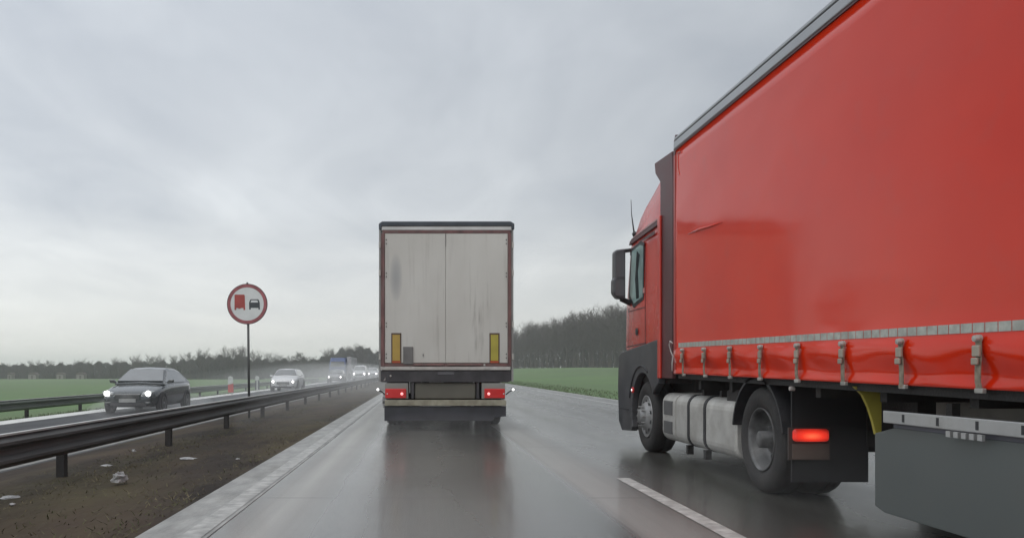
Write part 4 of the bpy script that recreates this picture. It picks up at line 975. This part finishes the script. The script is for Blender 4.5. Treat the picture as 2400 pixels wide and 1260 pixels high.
brushm = mat('undergrowth', (.058, .049, .044), .9, scale=.12, col2=(.034, .031, .030)); brushl = mat('hedge_growth', (.066, .066, .058), .9, scale=.08, col2=(.042, .045, .040))
tag(brush('woodland_thicket', [(1030, 345), (1200, 279), (1300, 244), (1475, 209), (1700, 174), (2300, 150)], 16, lambda px, Y: .80 * top2h(px, pl(px, TOPR), Y), 60000, brushm), 'dense dark bare thicket filling the wood behind the right-hand field', 'woodland')
# left tree lines
def line(ptsx, Yp, TOP, step, label, group, jit=4, pool=protos, wsc=1.):
    p = ptsx[0]
    while p < ptsx[1]:
        q = p + rg.uniform(-step * .3, step * .3); Y = pl(q, Yp) + rg.uniform(-4, 6); h = max(2.5, top2h(q, pl(q, TOP) + rg.uniform(-jit * 1.2, jit * 2.2), Y))
        tree((q - VX) * Y / F, Y, h, label, group, pool, wsc); p += step
line((-30, 215), [(0, 290), (215, 290)], [(0, 851), (60, 848), (110, 838), (140, 847), (215, 842)], 17, 'low bare tree in the hazy line across the field at the far left', 'bare trees across the left field', 3)
line((215, 430), [(215, 285), (430, 275)], [(215, 842), (320, 838), (430, 834)], 24, 'bare tree in the hedge line behind the nearest dark oncoming car', 'bare trees behind the dark car', 3)
line((325, 440), [(325, 275), (440, 275)], [(325, 826), (440, 827)], 21, 'thin spindly tree sticking out above the hedge behind the nearest dark oncoming car', 'spindly trees above the hedge', 2, thin)
line((446, 620), [(440, 265), (620, 265)], [(446, 817), (470, 810), (500, 826), (520, 812), (560, 808), (585, 820), (620, 828)], 16, 'bushy bare tree in the clump behind the round sign pole', 'bare trees behind the sign', 4)
line((622, 775), [(622, 285), (775, 300)], [(622, 826), (700, 828), (740, 834), (775, 820)], 15, 'hazy bare tree behind the silver hatchback and grey car', 'bare trees behind the silver car', 4)
line((770, 900), [(770, 310), (900, 330)], [(770, 818), (800, 810), (830, 806), (860, 808), (885, 818), (900, 828)], 12, 'distant bare tree on the rounded wooded rise left of the white lorry', 'bare trees left of the white lorry', 3)
tag(brush('hedge', [(-60, 292), (200, 290), (440, 280)], 10, lambda px, Y: top2h(px, pl(px, [(0, 854), (120, 853), (215, 848), (330, 847), (440, 845)]), Y), 24000, brushl, .18, 1.2, 5), 'long grey-green hedge and thicket along the far side of the left field', 'hedge')
tag(brush('hedge', [(430, 268), (620, 270)], 10, lambda px, Y: top2h(px, pl(px, [(430, 842), (470, 834), (560, 832), (620, 842)]), Y), 13000, brushl, .18, 1.2, 6), 'thick undergrowth below the bushy trees behind the round sign', 'hedge')
tag(brush('hedge', [(610, 288), (780, 303)], 10, lambda px, Y: top2h(px, pl(px, [(610, 842), (700, 840), (780, 836)]), Y), 11000, brushl, .18, 1.2, 8), 'hazy undergrowth behind the silver hatchback', 'hedge')
tag(brush('woodland_rise', [(765, 312), (910, 335)], 14, lambda px, Y: top2h(px, pl(px, [(765, 830), (800, 818), (830, 812), (870, 815), (890, 826), (910, 836)]), Y), 16000, brushl, .2, 1.4, 9), 'rounded grey wooded rise left of the white lorry', 'woodland')
# little huts at the foot of the hedge
hutw = mat('hut_wall', (.27, .245, .23), .7); hutr = mat('hut_roof', (.09, .07, .06), .7)
for px, wd, lab in ((22, 1.3, 'leftmost and smallest pale hut at the far edge of the left field'), (75, 2.6, 'second small pale hut from the left at the far field edge, low and wide'), (140, 2.2, 'third small pale hut from the left at the foot of the distant hedge'), (188, 2.6, 'rightmost small pale hut at the foot of the distant hedge beside the dark car')):
    Y = 284; X = (px - VX) * Y / F; z = gz(X, Y)
    hr = empty('hut', (X, Y, z)); tag(hr, lab, 'hut', 'small huts across the left field')
    zb = z - .2
    MB().box(X - wd / 2, X + wd / 2, Y, Y + 2.5, zb, z + 1.5).build('wall', hutw, hr)
    MB().prism([(X - wd / 2 - .3, z + 1.5), (X + wd / 2 + .3, z + 1.5), (X + wd * .2, z + 2.3), (X - wd * .2, z + 2.3)], 'y', Y - .3, Y + 2.8).build('roof', hutr, hr)
    MB().box(X - .3, X + .3, Y - .02, Y - .001, z, z + 1.2).build('door', hutr, hr)

# ------------------------------------------------------------------ damp air
hz = MB().box(-1550, 1550, -80, 1550, -6, 22).build('haze', mat('unused', (.5, .5, .5)))
hm_ = bpy.data.materials.new('haze_air'); hm_.use_nodes = True; t = hm_.node_tree; t.nodes.clear()
pv = N(t, 'ShaderNodeVolumePrincipled'); pv.inputs['Color'].default_value = (1, 1, 1, 1); pv.inputs['Density'].default_value = .0008; pv.inputs['Anisotropy'].default_value = .2
ou = N(t, 'ShaderNodeOutputMaterial'); t.links.new(pv.outputs[0], ou.inputs['Volume'])
hz.data.materials.clear(); hz.data.materials.append(hm_); tag(hz, 'thin damp haze over the whole road', 'haze', kind='stuff')

# ------------------------------------------------------------------ spray thrown up by the traffic
def spray(c, rad, dens, label):
    m = MB(); n, k = 24, 14
    secs = [[(c[0] + rad[0] * math.sin(math.pi * j / k) * math.cos(6.2832 * i / n), c[1] + rad[1] * math.cos(math.pi * j / k), c[2] + rad[2] * math.sin(math.pi * j / k) * math.sin(6.2832 * i / n)) for i in range(n)] for j in range(1, k)]
    m.loft(secs); o = m.build('spray', black); o.data.materials.clear()
    v = bpy.data.materials.new('spray_%d' % int(dens * 10000)); v.use_nodes = True; t = v.node_tree; t.nodes.clear()
    p = N(t, 'ShaderNodeVolumePrincipled'); p.inputs['Color'].default_value = (1, 1, 1, 1); p.inputs['Density'].default_value = dens
    u = N(t, 'ShaderNodeOutputMaterial'); t.links.new(p.outputs[0], u.inputs['Volume']); o.data.materials.append(v)
    tag(o, label, 'spray', kind='stuff')
spray((-8.2, 130, .0), (4.4, 112, 2.3), .005, 'pale spray hanging over the opposite carriageway')
spray((-8.4, 95, .0), (3.4, 70, 1.9), .008, 'denser low spray around the far oncoming cars')
spray((-9.1, 28.6, -.1), (1.7, 4.4, .55), .07, 'low spray round the wheels of the dark oncoming car')
spray((-2.6, 34, .1), (2.4, 20, 1.3), .014, 'thin drifting spray over the median strip')
spray((.5, 16.6, .08), (1.6, 2.2, .34), .05, 'spray under the tail of the pale lorry')
spray((3.5, 7.7, .3), (.75, 1.9, .42), .035, 'spray round the rear wheel of the red truck')
S.cycles.volume_bounces = 3
